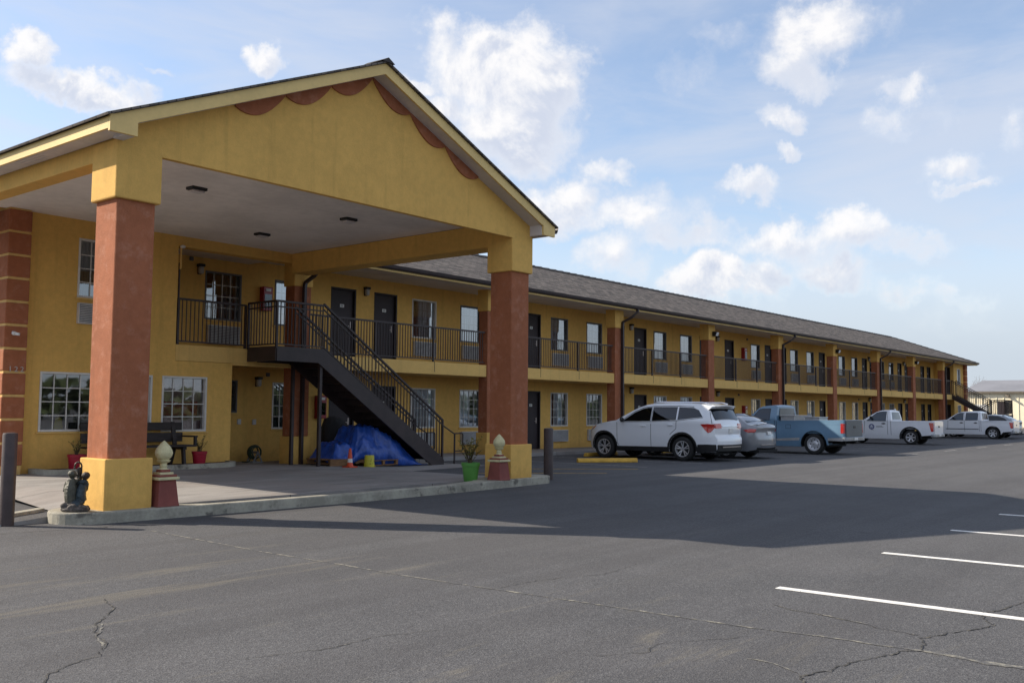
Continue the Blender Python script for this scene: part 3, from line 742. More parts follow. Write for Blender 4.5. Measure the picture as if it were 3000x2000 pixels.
window(78.45, 79.35, 0.92, 2.17, 19.9, 2, 4, [(0, 1, 'curtain')])

# doors
def door(x0, x1, z0, z1, y, i, cream=False):
    g = MB(); g.box(x0 + .055, y + 0.07, z0 + .012, x1 - .055, y + 0.112, z1 - .055)
    d = P_(g, 'door', 'door', bevel=0.004)
    g = MB(); g.box(x0 + .001, y - 0.01, z0, x0 + .054, y + .13, z1); g.box(x1 - .054, y - .01, z0, x1 - .001, y + .13, z1); g.box(x0 + .054, y - .01, z1 - .054, x1 - .054, y + .13, z1 - .001); g.box(x0 + .054, y + 0.02, z0, x1 - .054, y + .13, z0 + .011)
    C_(g, 'door_frame', 'door_frame', d)
    g = MB(); hx = x1 - 0.16
    g.box(hx - .025, y + .060, z0 + .93, hx + .025, y + .071, z0 + 1.13); g.bar((hx, y + .05, z0 + 1.0), (hx - .11, y + .045, z0 + 1.0), 0.018, 0.02); g.bar((hx, y + .07, z0 + 1.0), (hx, y + .045, z0 + 1.0), 0.02, 0.02)
    C_(g, 'door_handle', 'number', d)
    g = MB(); cx = (x0 + x1) / 2; g.box(cx - .075, y + .062, z0 + 1.53, cx + .075, y + .0705, z0 + 1.62)
    C_(g, 'number_plate', 'white_plastic', d)
    g = MB()
    for k in range(3): g.box(cx - .045 + .034 * k, y + .0595, z0 + 1.548, cx - .030 + .034 * k, y + .0625, z0 + 1.602)
    C_(g, 'room_number', 'black', d)
for i, (a, b) in enumerate(DR):
    door(a, b, 2.912, 5.0, YW, i); door(a, b, 0.114, 2.2, YW, i)
def door_side(y0, y1, z0, z1, x):
    g = MB(); g.box(x + .07, y0 + .055, z0 + .012, x + .112, y1 - .055, z1 - .055); d = P_(g, 'door', 'door')
    g = MB(); g.box(x - .01, y0 + .001, z0, x + .13, y0 + .054, z1); g.box(x - .01, y1 - .054, z0, x + .13, y1 - .001, z1); g.box(x - .01, y0 + .054, z1 - .054, x + .13, y1 - .054, z1 - .001)
    C_(g, 'door_frame', 'door_frame', d)
door_side(20.15, 20.95, 0.114, 2.2, 77.5); door_side(20.15, 20.95, 2.912, 5.0, 77.5)
# dark rooms' partition behind the glass so that the inside is not see-through
g = MB(); g.box(8.4, 24.2, 0.11, 80.3, 24.3, 2.55); g.box(8.4, 24.2, 2.89, 80.3, 24.3, 5.6); P_(g, 'inner_wall', 'ceiling')

# air conditioners
def aircon(x0, x1, z0, z1, y):
    g = MB(); g.box(x0, y - 0.09, z0, x1, y + 0.02, z1); a = P_(g, 'air_conditioner', 'ac', bevel=0.012)
    g = MB(); n = 11
    for k in range(n):
        z = z0 + 0.04 + (z1 - z0 - 0.08) * k / (n - 1); g.bar((x0 + .03, y - .098, z), (x1 - .03, y - .098, z), 0.016, 0.011)
    C_(g, 'louvres', 'ac', a)
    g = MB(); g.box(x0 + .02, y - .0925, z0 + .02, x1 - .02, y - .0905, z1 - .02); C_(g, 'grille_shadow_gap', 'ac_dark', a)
for a, b in WU:
    aircon(a + .06, b - .06, 3.17, 3.63, YW); aircon(a + .06, b - .06, 0.36, 0.79, YW)
aircon(13.95, 14.9, 3.12, 3.6, YW); aircon(9.6, 10.6, 3.20, 3.63, YL)

# wall lamps
def wlamp(x, z, y):
    g = MB(); g.box(x - .055, y - .03, z - .13, x + .055, y + .001, z + .10); g.box(x - .08, y - .16, z + .06, x + .08, y - .001, z + .13)
    l = P_(g, 'wall_lamp', 'black', bevel=0.01)
    g = MB(); g.lathe([(0.045, -0.12), (0.07, -0.09), (0.072, 0.03), (0.06, 0.058)], (x, y - .085, z), 14); C_(g, 'lamp_shade', 'lamp_glass', l, smooth=40)
for x in (13.69, 19.29, 26.5, 34.0, 41.7, 49.9 - 1.3, 56.0, 62.8, 69.95): wlamp(x, 4.98, YW)
for x in (15.52, 26.5, 34.0, 41.7, 48.6, 56.0, 62.8, 69.95): wlamp(x, 2.2 if x < 16 else 2.36, YW)
# smoke detectors / junction boxes
g = MB()
for x, z in ((13.45, 5.22), (45.0, 5.15), (62.75, 5.1), (15.85, 2.4), (44.0, 2.35), (60.9, 2.35)): g.box(x - .05, YW - .05, z - .05, x + .05, YW + .001, z + .05)
P_(g, 'junction_boxes', 'dark_frame', bevel=0.01)
g = MB()
for x, z in ((15.45, 1.14), (14.98, 1.15)): g.box(x - .055, YW - .04, z - .07, x + .055, YW + .001, z + .07)
P_(g, 'outlet_boxes', 'ac', bevel=0.01)
# fire cabinets
for x, z in ((15.68, 4.41), (17.61, 1.55), (44.5, 4.38), (44.5, 1.5), (63.9 - .4, 4.3)):
    g = MB(); g.box(x - .15, YW - .18, z - .32, x + .15, YW + .001, z + .32); c = P_(g, 'fire_cabinet', 'red_metal', bevel=0.015)
    g = MB(); g.box(x - .11, YW - .192, z - .22, x + .11, YW - .181, z + .12); C_(g, 'cabinet_window', 'glass_clear', c)
    g = MB(); g.box(x - .08, YW - .193, z + .20, x + .08, YW - .181, z + .27); C_(g, 'cabinet_label', 'white_plastic', c)

# flood lights on the caps
for x in (PX[3], PX[5], PX[7]):
    g = MB(); g.box(x + .30, YP - .24, 4.80, x + .56, YP - .071, 5.0); l = P_(g, 'flood_light', 'black', bevel=0.02)
    g = MB(); g.add([(x + .32, YP - .24, 4.81), (x + .54, YP - .24, 4.81), (x + .54, YP - .30, 4.96), (x + .32, YP - .30, 4.96), (x + .32, YP - .22, 4.98), (x + .54, YP - .22, 4.98)], [(0, 1, 2, 3), (3, 2, 5, 4)])
    C_(g, 'flood_lens', 'white_plastic', l)

# soffit, fascia, gutter, roof of the wing
XL, XR = 8.0, 81.25
g = MB(); g.box(11.88, YL + .31, 5.29, 15.19, YW - .001, 5.31); g.add([(15.2, 19.16, 5.27), (XR - 0.02, 19.16, 5.27), (XR - 0.02, YW, 5.385), (15.2, YW, 5.385), (15.2, 19.16, 5.30), (XR - 0.02, 19.16, 5.30), (XR - 0.02, YW, 5.42), (15.2, YW, 5.42)], [(0, 1, 2, 3), (7, 6, 5, 4), (0, 4, 5, 1), (3, 2, 6, 7)])
P_(g, 'soffit', 'soffit')
g = MB(); g.box(15.2, 19.10, 5.265, XR, 19.16, 5.42); g.box(XR - 0.03, 19.16, 5.265, XR + 0.02, 29.4, 5.42); P_(g, 'fascia', 'fascia')
g = MB(); prof = [(0, 0.12), (0, 0.0), (-0.07, 0.0), (-0.10, 0.04), (-0.12, 0.12), (-0.108, 0.12), (-0.09, 0.05), (-0.065, 0.012), (-0.012, 0.012), (-0.012, 0.12)]
g.prism([(19.098 + a, 5.32 + b) for a, b in prof], 15.2, XR + .05, 'x'); P_(g, 'gutter', 'brown')
def roofmesh(name, quads, parent=None):
    me = bpy.data.meshes.new(name); vs = []; fs = []; uvs = []
    for qd in quads:
        pts, o, ud, vd = qd
        k = len(vs); vs += pts; fs.append(tuple(range(k, k + len(pts))))
        o = Vector(o); ud = Vector(ud).normalized(); vd = Vector(vd).normalized()
        uvs += [((Vector(p) - o).dot(ud), (Vector(p) - o).dot(vd)) for p in pts]
    me.from_pydata(vs, [], fs); ul = me.uv_layers.new(name='UVMap')
    for i, q in enumerate(uvs): ul.data[i].uv = q
    me.materials.append(M['shingle'])
    o = bpy.data.objects.new(name, me); col.objects.link(o)
    sm = o.modifiers.new('thick', 'SOLIDIFY'); sm.thickness = 0.03; sm.offset = -1
    return o
ye, ze, yr, zr = 19.03, 5.425, 24.07, 7.39; sl_ = (zr - ze) / (yr - ye); xe = XR + 0.08; xh = xe - (yr - ye); yb = 2 * yr - ye
quads = [([(XL, ye, ze), (xe, ye, ze), (xh, yr, zr), (XL, yr, zr)], (0, ye, ze), (1, 0, 0), (0, 1, sl_)),
         ([(xe, yb, ze), (XL, yb, ze), (XL, yr, zr), (xh, yr, zr)], (0, yb, ze), (-1, 0, 0), (0, -1, sl_)),
         ([(xe, ye, ze), (xe, yb, ze), (xh, yr, zr)], (xe, 0, ze), (0, 1, 0), (-1, 0, sl_))]
ro = roofmesh('roof', quads); ro.parent = B; ro.matrix_parent_inverse = Matrix.Translation((-8.2, -19.3, 0))
g = MB()
def cap_line(g, a, b, wid=0.3, th=0.03):
    a = Vector(a); b = Vector(b); L = (b - a).length; n = max(1, int(L / 0.25)); d = (b - a) / n
    for i in range(n):
        p = a + d * i; q = a + d * (i + 1.15); up = Vector((0, 0, 1)); s = d.cross(up).normalized() * (wid / 2)
        zo = 0.012 * (i % 2)
        g.add([p - s + up * (-.055), p + up * (.028 + zo), p + s + up * (-.055), q - s + up * (-.048), q + up * (.04 + zo), q + s + up * (-.048)], [(0, 1, 4, 3), (1, 2, 5, 4), (0, 2, 1), (3, 4, 5)])
cap_line(g, (XL, yr, zr + .02), (xh, yr, zr + .02)); cap_line(g, (xh, yr, zr + .02), (xe, ye, ze + .03)); 
C_(g, 'ridge_cap', mat('ridge_shingle', (0.055, 0.050, 0.048), 0.9, var=0.3, vscale=6), ro, fixn=False)
g = MB(); g.add([(XL + .02, YW, 5.4), (XL + .02, 28.8, 5.4), (XL + .02, yr, zr - .05)], [(0, 1, 2)]); P_(g, 'gable_wall', 'yellow')

# downspouts
def downspout(x, yy, top=5.33, elbow=True, y_out=19.05, z0=0.1):
    g = MB(); r_ = 0.045
    pts = [(x + .22, y_out, top), (x + .22, y_out, top - .1), (x + .12, y_out + (yy - y_out) * .35, top - .30), (x + .02, yy, top - .48), (x, yy, top - .62), (x, yy, z0)]
    for a, b in zip(pts[:-1], pts[1:]): g.bar(a, b, 0.095, 0.075)
    for a in pts[1:-1]: g.ell(a, (.052, .045, .05), 8)
    return P_(g, 'downspout', 'brown')
for i in (2, 4, 6, 8): downspout(PX[i] + 0.42, YP - 0.12)
downspout(PX[0] + 0.28, YP - 0.13, top=5.2, y_out=19.2)
g = MB(); g.bar((11.92, YL - .02, 4.6), (11.92, YL - .02, 5.1), 0.035, 0.03); P_(g, 'conduit', 'yellow_trim')
g = MB(); g.ell((11.93, YL - .07, 5.10), (.06, .06, .04), 10); P_(g, 'camera_dome', 'white_plastic', smooth=40)

# railings
def rail_panel(g, a, b, zb, h=1.03, sp=0.105, posts=(True, True), mid=True, w=0.018):
    a = Vector(a); b = Vector(b); d = b - a; L = Vector((d.x, d.y)).length
    n = max(1, int(round(L / sp)))
    za, zb2 = zb
    A = Vector((a.x, a.y, za)); Bv = Vector((b.x, b.y, zb2)); U = Vector((0, 0, 1))
    g.bar(A + U * h, Bv + U * h, 0.055, 0.045); g.bar(A + U * .08, Bv + U * .08, 0.035, 0.03)
    if mid: g.bar(A + U * (h - .13), Bv + U * (h - .13), 0.03, 0.028)
    for i in range(1, n):
        p = A.lerp(Bv, i / n); g.bar(p + U * .09, p + U * (h - .02), w, w)
    for k, p in enumerate((A, Bv)):
        if posts[k]: g.bar(p + U * -.02, p + U * (h + .01), 0.05, 0.05)
for i in range(9):
    x0 = PX[i] + 0.60; x1 = PX[i + 1] if i < 8 else 76.1
    g = MB(); n = 3 if x1 - x0 > 5 else 1
    for k in range(n):
        a = x0 + (x1 - x0) * k / n; b = x0 + (x1 - x0) * (k + 1) / n
        rail_panel(g, (a, YP + 0.06), (b, YP + 0.06), (2.91, 2.91), mid=False, posts=(k > 0, False))
        if k > 0: g.box(a - .007, YP - .006, 2.62, a + .007, YP + .04, 2.93)
    P_(g, 'railing', 'brown')
g = MB(); rail_panel(g, (11.93, YL + .04), (13.72, YL + .04), (2.91, 2.91), mid=False); g.bar((11.93, YL + .04, 3.2), (11.93, YL + .04, 4.75), .03, .03); P_(g, 'railing', 'brown')

# ------------------------------------------------------------------ entrance canopy
K = empty('entrance_canopy', (11.0, 12.1, 0))
tag(K, 'big yellow gabled drive-through canopy on two terracotta pillars with scalloped red gable trim', 'canopy')
KI = Matrix.Translation((-11.0, -12.1, 0))
def KP(mb, name, m, **k): o = mb.build(name, m, **k); o.parent = K; o.matrix_parent_inverse = KI; return o
for cx, cy in ((6.815, 12.43), (15.215, 12.43)):
    g = MB(); g.box(cx - .28, cy - .28, 0.80, cx + .28, cy + .28, 4.33); p = KP(g, 'pillar', 'red', bevel=0.02)
    g = MB(); g.box(cx - .335, cy - .335, 4.30, cx + .335, cy + .335, 5.10); C_(g, 'pillar_cap', 'yellow', p, bevel=0.02)
    g = MB(); g.box(cx - .34, cy - .34, 0.13, cx + .34, cy + .34, 0.82); C_(g, 'pillar_base', 'yellow', p, bevel=0.015)
XA, XB, Y0 = 6.487, 15.543, 12.10; RX, RS = 11.02, 0.430
def zroof(x): return 5.285 + RS * (min(x, 2 * RX - x) - 6.187)
g = MB()
n = 40; top = [(XA + (XB - XA) * i / n) for i in range(n + 1)]
poly = [(XA, 4.97), (XB, 4.97)] + [(x, zroof(x) - 0.06) for x in [XB, RX, XA]]
g.prism(poly, Y0, Y0 + 0.10, 'y'); KP(g, 'gable_wall', 'yellow')
g = MB(); g.box(XA + .02, Y0 + .10, 4.86, XA + .30, 19.29, 5.345); KP(g, 'beam', 'yellow', bevel=0.01)
g = MB(); g.box(15.0, Y0 + .10, 4.86, XB - .02, 19.29, 5.345); KP(g, 'beam', 'yellow', bevel=0.01)
g = MB(); g.box(XA + .29, Y0 + .09, 5.35, 15.01, 19.34, 5.40); KP(g, 'ceiling', 'ceiling')
g = MB()
for x, y in ((9.42, 14.81), (12.86, 14.74), (12.83, 17.56), (9.4, 17.5)):
    g = MB(); g.box(x - .15, y - .11, 5.30, x + .15, y + .11, 5.352); l = KP(g, 'ceiling_light', 'black', bevel=0.012)
    g = MB(); g.box(x - .12, y - .085, 5.262, x + .12, y + .085, 5.299); C_(g, 'diffuser', 'soffit', l, bevel=0.015)
# scalloped trim below the rake, three each side
def scal(xa, xb):
    za, zb = zroof(xa) - 0.20, zroof(xb) - 0.20; pts = [(xa, za + .15), (xb, zb + .15)]
    n = 14; c = []
    for i in range(n + 1):
        q = i / n; s = math.sin(math.pi * q) ** 0.85 * 0.215
        c.append((xb + (xa - xb) * q, zb + (za - zb) * q - s - 0.0))
    return pts + c
for a, b in ((8.28, 9.20), (9.20, 10.12), (10.12, RX), (RX, 11.94), (11.94, 12.86), (12.86, 13.80)):
    g = MB(); g.prism(scal(a + .004, b - .004), Y0 - 0.03, Y0 + 0.002, 'y'); KP(g, 'scallop', 'red', bevel=0.006)
# rake boards and eave fascia
YF = 11.76
def rake(x0, x1):
    pts = [(x0, zroof(x0) - .005), (x1, zroof(x1) - .005), (x1, zroof(x1) - .19), (x0, zroof(x0) - .19)]
    return pts
g = MB(); g.prism(rake(6.19, RX), YF, YF + .04, 'y'); g.prism(rake(RX, 15.85), YF, YF + .04, 'y')
g.box(6.187, YF - .003, 5.075, 6.575, YF + .042, 5.30); g.box(15.47, YF - .003, 5.075, 15.855, YF + .042, 5.30)
KP(g, 'rake_board', 'fascia')
g = MB(); g.box(6.187, YF + .04, 5.11, 6.22, 23.0, 5.27); KP(g, 'eave_board', 'fascia')
g = MB(); g.box(15.82, YF + .04, 5.11, 15.855, 19.1, 5.27); KP(g, 'eave_board', 'fascia')
# soffits under the overhangs
g = MB()
g.box(6.22, YF + .043, 5.115, XA - .002, 20.5, 5.135); g.box(XB + .002, YF + .043, 5.115, 15.82, 19.0, 5.135)
for s, (xa, xb) in enumerate(((6.55, RX), (RX, 15.49))):
    za, zb = zroof(xa) - .175, zroof(xb) - .175
    g.add([(xa, YF + .04, za), (xb, YF + .04, zb), (xb, Y0 + .001, zb), (xa, Y0 + .001, za), (xa, YF + .04, za + .02), (xb, YF + .04, zb + .02), (xb, Y0 + .001, zb + .02), (xa, Y0 + .001, za + .02)], [(0, 1, 2, 3), (7, 6, 5, 4), (0, 4, 5, 1), (3, 2, 6, 7)])
g.box(15.45, YF + .045, 5.075, 15.62, Y0 - .002, 5.30); g.box(6.42, YF + .045, 5.075, 6.56, Y0 - .002, 5.30)
KP(g, 'soffit', 'soffit')
g = MB()
for k in range(3): g.box(6.25 + .07 * k, 13.9, 5.108, 6.28 + .07 * k, 14.6, 5.116)
KP(g, 'soffit_vent', 'soffit')
xa, xb = 6.12, 2 * RX - 6.12; yk = 23.6
zt = lambda x: zroof(x) + 0.035
ko = roofmesh('roof', [([(xa, YF - .05, zt(xa)), (RX, YF - .05, zt(RX)), (RX, yk, zt(RX)), (xa, yk, zt(xa))], (xa, 0, 0), (0, 1, 0), (1, 0, RS)),
                       ([(RX, YF - .05, zt(RX)), (xb, YF - .05, zt(xb)), (xb, 19.2, zt(xb)), (RX, yk, zt(RX))], (xb, 0, 0), (0, 1, 0), (-1, 0, RS))])
ko.parent = K; ko.matrix_parent_inverse = KI
g = MB(); cap_line(g, (RX, YF - .07, zt(RX) + .02), (RX, yk, zt(RX) + .02)); C_(g, 'ridge_cap', bpy.data.materials['ridge_shingle'], ko, fixn=False)
g = MB(); g.prism([(15.857 - a, 5.16 + b) for a, b in prof], YF + .0, 19.0, 'y'); KP(g, 'gutter', 'brown')
g = MB()
pts = [(15.88, 12.4, 5.15), (15.82, 12.42, 5.02), (15.72, 12.45, 4.93), (15.62, 12.62, 4.85), (15.60, 12.62, 4.7), (15.60, 12.62, 0.2)]
g.tube(pts, 0.045, 8); KP(g, 'downspout', 'brown', smooth=40)

# ------------------------------------------------------------------ stairs
def staircase():
    T = empty('metal_staircase', (13.75, 18.2, 0)); TI = Matrix.Translation((-13.75, -18.2, 0))
    tag(T, 'dark brown metal staircase with landing beside the lobby, blue tarp below', 'staircase')
    def TP(mb, name, m='brown', **k): o = mb.build(name, m, **k); o.parent = T; o.matrix_parent_inverse = TI; return o
    x0, x1, xf = 13.75, 15.15, 19.40; ya, yb2 = 18.2, 19.28; zt_ = 2.91
    g = MB(); g.box(x0 + .03, ya + .03, 2.86, x1, yb2 + .4, 2.905); g.box(x0, ya, 2.60, x0 + .03, yb2, 2.94); TP(g, 'landing')
    sl2 = zt_ / (xf - x1)
    for yy in (ya, yb2 - .0):
        g = MB(); dz = 0.335
        poly = [(x0 + (.031 if yy == ya else .3), 2.60), (x1 - .15, 2.60), (xf - .42, 0.0), (xf + .06, 0.0), (xf + .06, 0.13), (x1 + .02, 2.94), (x0 + (.031 if yy == ya else .3), 2.94)]
        g.prism(poly, yy - .02, yy + .025, 'y'); TP(g, 'stringer')
    n = 15
    for k in range(n):
        z = zt_ - (k + 1) * zt_ / (n + 1); x = x1 + (k) * (xf - x1) / n
        g = MB(); g.box(x, ya + .026, z - .04, x + .29, yb2 - .021, z); g.box(x + .005, ya + .026, z, x + .012, yb2 - .021, z + .14); TP(g, 'tread')
    g = MB(); rail_panel(g, (x0 + .02, yb2), (x0 + .02, ya), (2.91, 2.91), h=1.08); rail_panel(g, (x0 + .02, ya), (x1, ya), (2.91, 2.91), h=1.08, posts=(False, False))
    TP(g, 'railing')
    for yy in (ya, yb2):
        g = MB(); rail_panel(g, (x1, yy), (xf, yy), (2.91, 0.10), h=1.12, sp=0.115, posts=(False, True))
        g.bar((x1 - .02, yy, 2.91), (x1 - .02, yy, 4.0), .02, .02)
        # lower hand rail with a looped end
        zz = 1.18
        g.tube([(xf, yy, 1.08), (xf + .48, yy, 0.72 + .12), (xf + .50, yy, 0.84)], 0.02, 8)
        g.bar((xf + .5, yy, 0.0), (xf + .5, yy, 0.86), .035, .035)
        lp = [(xf + .5, yy, .84), (xf + .72, yy, .85)] + [(xf + .78 + .06 * math.cos(R(a)), yy, .79 + .06 * math.sin(R(a))) for a in (80, 50, 20, 0)] + [(xf + .84, yy, .5)] + [(xf + .78 + .06 * math.cos(R(a)), yy, .42 + .06 * math.sin(R(a))) for a in (0, -30, -60, -90)] + [(xf + .5, yy, .36)]
        g.tube(lp, 0.018, 8)
        TP(g, 'railing')
    for (px, py) in ((x1 - .02, ya + .06), (x1 - .1, yb2 - .08)):
        g = MB(); g.bar((px, py, 0.05), (px, py, 2.62), .075, .075); g.box(px - .09, py - .09, 0.02, px + .09, py + .09, .11); TP(g, 'post')
staircase()

def far_stairs():
    T = empty('far_staircase', (76.2, 19.7, 0)); TI = Matrix.Translation((-76.2, -19.7, 0))
    tag(T, 'dark metal switchback stairs at the far right end of the motel', 'staircase')
    def TP(mb, name, m='brown', **k): o = mb.build(name, m, **k); o.parent = T; o.matrix_parent_inverse = TI; return o
    xa, xb, xc = 76.15, 77.3, 78.5; yt, ym, ye_ = 19.7, 17.3, 16.15; zm = 1.45
    for x in (xa, xb):
        g = MB(); g.prism([(yt, 2.6), (yt, 2.94), (ym, zm + .05), (ym, zm - .28)], x - .02, x + .02, 'x'); TP(g, 'stringer')
        g = MB(); rail_panel(g, (x, yt), (x, ym), (2.91, zm), h=1.06, sp=.12); TP(g, 'railing')
    for k in range(8):
        z = 2.91 - (k + 1) * .165; y = yt - (k + 1) * .27; g = MB(); g.box(xa + .02, y, z - .05, xb - .02, y + .30, z); TP(g, 'tread')
    g = MB(); g.box(xa, ye_, zm - .28, xc, ym, zm); TP(g, 'landing')
    g = MB(); rail_panel(g, (xa, ym), (xa, ye_), (zm, zm), h=1.06); rail_panel(g, (xa, ye_), (xc, ye_), (zm, zm), h=1.06); rail_panel(g, (xc, ye_), (xc, ym), (zm, zm), h=1.06); TP(g, 'railing')
    for x in (xb + .06, xc):
        g = MB(); g.prism([(ym, zm - .28), (ym, zm + .05), (ym + 2.2, .1), (ym + 1.8, 0.0)], x - .02, x + .02, 'x'); TP(g, 'stringer')
        g = MB(); rail_panel(g, (x, ym), (x, ym + 2.2), (zm, .08), h=1.06, sp=.12); TP(g, 'railing')
    for k in range(7):
        z = zm - (k + 1) * .18; y = ym + k * .28; g = MB(); g.box(xb + .08, y, z - .05, xc - .02, y + .3, z); TP(g, 'tread')
    for p in ((xa, ye_), (xc, ye_), (xa, ym)):
        g = MB(); g.bar((p[0], p[1], 0), (p[0], p[1], zm), .08, .08); TP(g, 'post')
far_stairs()

# ------------------------------------------------------------------ vehicles
class Car:
    """body from a side outline (y forward, z up); half width is a function of (y, z)"""
    def __init__(s, name, prof, W, zb, zr, tum, front, rear, bed=None, bulge=0.035, loc=(0, 0, 0), endb=None):
        s.endb = bulge if endb is None else endb
        s.W = W / 2; s.zb = zb; s.zr = zr; s.tum = tum; s.front = front; s.rear = rear; s.bed = bed; s.bulge = bulge
        s.T = empty(name, loc); s.prof = prof
    def hw(s, y, z):
        w = s.W
        if z < 0.5: w -= 0.05 * ((0.5 - z) / 0.35) ** 1.5 if z > 0.15 else 0.05
        if z > s.zb: w -= s.tum * ((z - s.zb) / (s.zr - s.zb)) ** 1.15
        else: w -= 0.018 * abs(z - 0.75) / 0.4
        f0, fd, fa = s.front
        if y > f0: w -= fa * min(1.1, (y - f0) / fd) ** 2.6
        r0, rd, ra = s.rear
        if y < r0: w -= ra * min(1.1, (r0 - y) / rd) ** 2.6
        return w
    def bl(s, nn):
        q = max(0, min(1, (abs(nn.x) / max(1e-6, nn.length) - .35) / .5)); return s.bulge + (s.endb - s.bulge) * q
    def resample(s, poly, d=0.10):
        out = []
        n = len(poly)
        for i in range(n):
            a = Vector(poly[i]); b = Vector(poly[(i + 1) % n]); k = max(1, int(math.ceil((b - a).length / d)))
            for j in range(k): out.append(a.lerp(b, j / k))
        return out
    def tri(s, poly, d=0.10):
        pts = s.resample(poly, d); n = len(pts)
        ys = [p.x for p in pts]; zs = [p.y for p in pts]; vs = list(pts)
        y = min(ys) + d
        def inside(px, py):
            c = False; j = n - 1
            for i in range(n):
                if (pts[i].y > py) != (pts[j].y > py) and px < (pts[j].x - pts[i].x) * (py - pts[i].y) / (pts[j].y - pts[i].y) + pts[i].x: c = not c
                j = i
            return c
        while y < max(ys):
            z = min(zs) + d
            while z < max(zs):
                if inside(y, z) and min((Vector((y, z)) - p).length for p in pts) > d * 0.45: vs.append(Vector((y, z)))
                z += d
            y += d
        r = delaunay_2d_cdt(vs, [(i, (i + 1) % n) for i in range(n)], [list(range(n))], 1, 1e-5)
        return pts, r[0], r[2]
    def body(s, paint, under='black_soft', undz=0.3, bed_floor=0.72, name='body', arch=()):
        pts, V, F = s.tri(s.prof, 0.09)
        g = MB()
        for sg in (-1, 1): g.add([(sg * s.hw(p.x, p.y), p.x, p.y) for p in V], F)
        n = len(pts); ts = [-1, -.93, -.90, -.45, 0, .45, .90, .93, 1]
        area = sum(pts[i].x * pts[(i + 1) % n].y - pts[(i + 1) % n].x * pts[i].y for i in range(n)); sg = 1 if area > 0 else -1
        rows = []; nrm = []
        for i, p in enumerate(pts):
            d = (pts[(i + 1) % n] - pts[i - 1]).normalized(); nn = Vector((d.y, -d.x)) * sg; nrm.append(nn)
            w = s.hw(p.x, p.y); inbed = s.bed and s.bed[0] < p.x < s.bed[1] and nn.y > 0.5 and p.y > 0.9
            row = []
            inarch = any((p - Vector(a[:2])).length < a[2] + .03 for a in arch)
            for tt in ts:
                bl = s.bl(nn) * (1 - tt * tt)
                if nn.y < -0.3 or inarch or inbed or s.bed and s.bed[0] - .05 < p.x < s.bed[1] + .05 and nn.y > .3: bl = 0
                q = Vector((p.x, p.y)) + nn * bl
                z = q.y
                if inbed and abs(tt) < 0.91: z = bed_floor
                row.append((tt * w, q.x, z))
            rows.append(row)
        k = len(ts); vs = [q for r_ in rows for q in r_]; fs = []; mi = []
        for i in range(n):
            j = (i + 1) % n; nn = (nrm[i] + nrm[j]); mid = (pts[i] + pts[j]) / 2
            dark = nn.y < -0.8 or any((mid - Vector(a[:2])).length < a[2] + .02 for a in arch)
            for c in range(k - 1): fs.append((i * k + c, i * k + c + 1, j * k + c + 1, j * k + c)); mi.append(1 if dark else 0)
        o = len(g.v); g.v += vs; g.f += [tuple(a + o for a in q) for q in fs]; g.mi += mi
        ob = g.build(name, [paint, under], parent=None); ob.parent = s.T
        b = bmesh.new(); b.from_mesh(ob.data); bmesh.ops.remove_doubles(b, verts=b.verts, dist=0.002); bmesh.ops.recalc_face_normals(b, faces=b.faces); b.to_mesh(ob.data); b.free()
        for p in ob.data.polygons: p.use_smooth = True
        ob.data.set_sharp_from_angle(angle=R(38))
        bv = ob.modifiers.new('edge', 'BEVEL'); bv.width = 0.022; bv.segments = 2; bv.limit_method = 'ANGLE'; bv.angle_limit = R(45); bv.use_clamp_overlap = True
        s.b = ob; return ob
    def panel(s, name, poly, m, off=0.006, sides=(-1, 1), par=None, th=0.0, d=0.08, one=True):
        """a piece laid on the body side"""
        pts, V, F = s.tri(poly, d); objs = []
        for sg in sides:
            g = MB(); g.add([(sg * (s.hw(p.x, p.y) + off), p.x, p.y) for p in V], [tuple(q) if sg < 0 else tuple(q[::-1]) for q in F])
            n = len(pts); o = [(sg * (s.hw(p.x, p.y) + off), p.x, p.y) for p in pts] + [(sg * (s.hw(p.x, p.y) - 0.02), p.x, p.y) for p in pts]
            g.add(o, [(i, (i + 1) % n, n + (i + 1) % n, n + i) for i in range(n)])
            ob = g.build(name, m, smooth=40); ob.parent = par or s.T; objs.append(ob)
        return objs
    def cross(s, name, a, b, t0, t1, m, off=0.008, par=None, K=10, bulge=None):
        """a piece across the car between two outline points, from t0 to t1 of the half width"""
        a = Vector(a); b = Vector(b); d = (b - a).normalized(); nn = Vector((-d.y, d.x))
        if nn.y < 0 and abs(nn.y) > 0.2 or (abs(nn.y) <= 0.2 and ((a.x + b.x) / 2 > 0) != (nn.x > 0)): nn = -nn
        g = MB(); bl = s.bl(nn) if bulge is None else bulge; S = 5; vs = []; bk = []
        for i in range(S + 1):
            p = a.lerp(b, i / S); w = s.hw(p.x, p.y)
            for k in range(K + 1):
                tt = t0 + (t1 - t0) * k / K; q = p + nn * (bl * (1 - tt * tt) + off); vs.append((tt * w, q.x, q.y)); q = p + nn * (bl * (1 - tt * tt) - .015); bk.append((tt * w, q.x, q.y))
        g.add(vs, [(i * (K + 1) + k, i * (K + 1) + k + 1, (i + 1) * (K + 1) + k + 1, (i + 1) * (K + 1) + k) for i in range(S) for k in range(K)])
        rim = [k for k in range(K + 1)] + [(i + 1) * (K + 1) - 1 for i in range(1, S + 1)] + [S * (K + 1) + k for k in range(K - 1, -1, -1)] + [i * (K + 1) for i in range(S - 1, 0, -1)]
        n = len(rim); g.add([vs[i] for i in rim] + [bk[i] for i in rim], [(i, (i + 1) % n, n + (i + 1) % n, n + i) for i in range(n)])
        ob = g.build(name, m, smooth=40); ob.parent = par or s.T; return ob
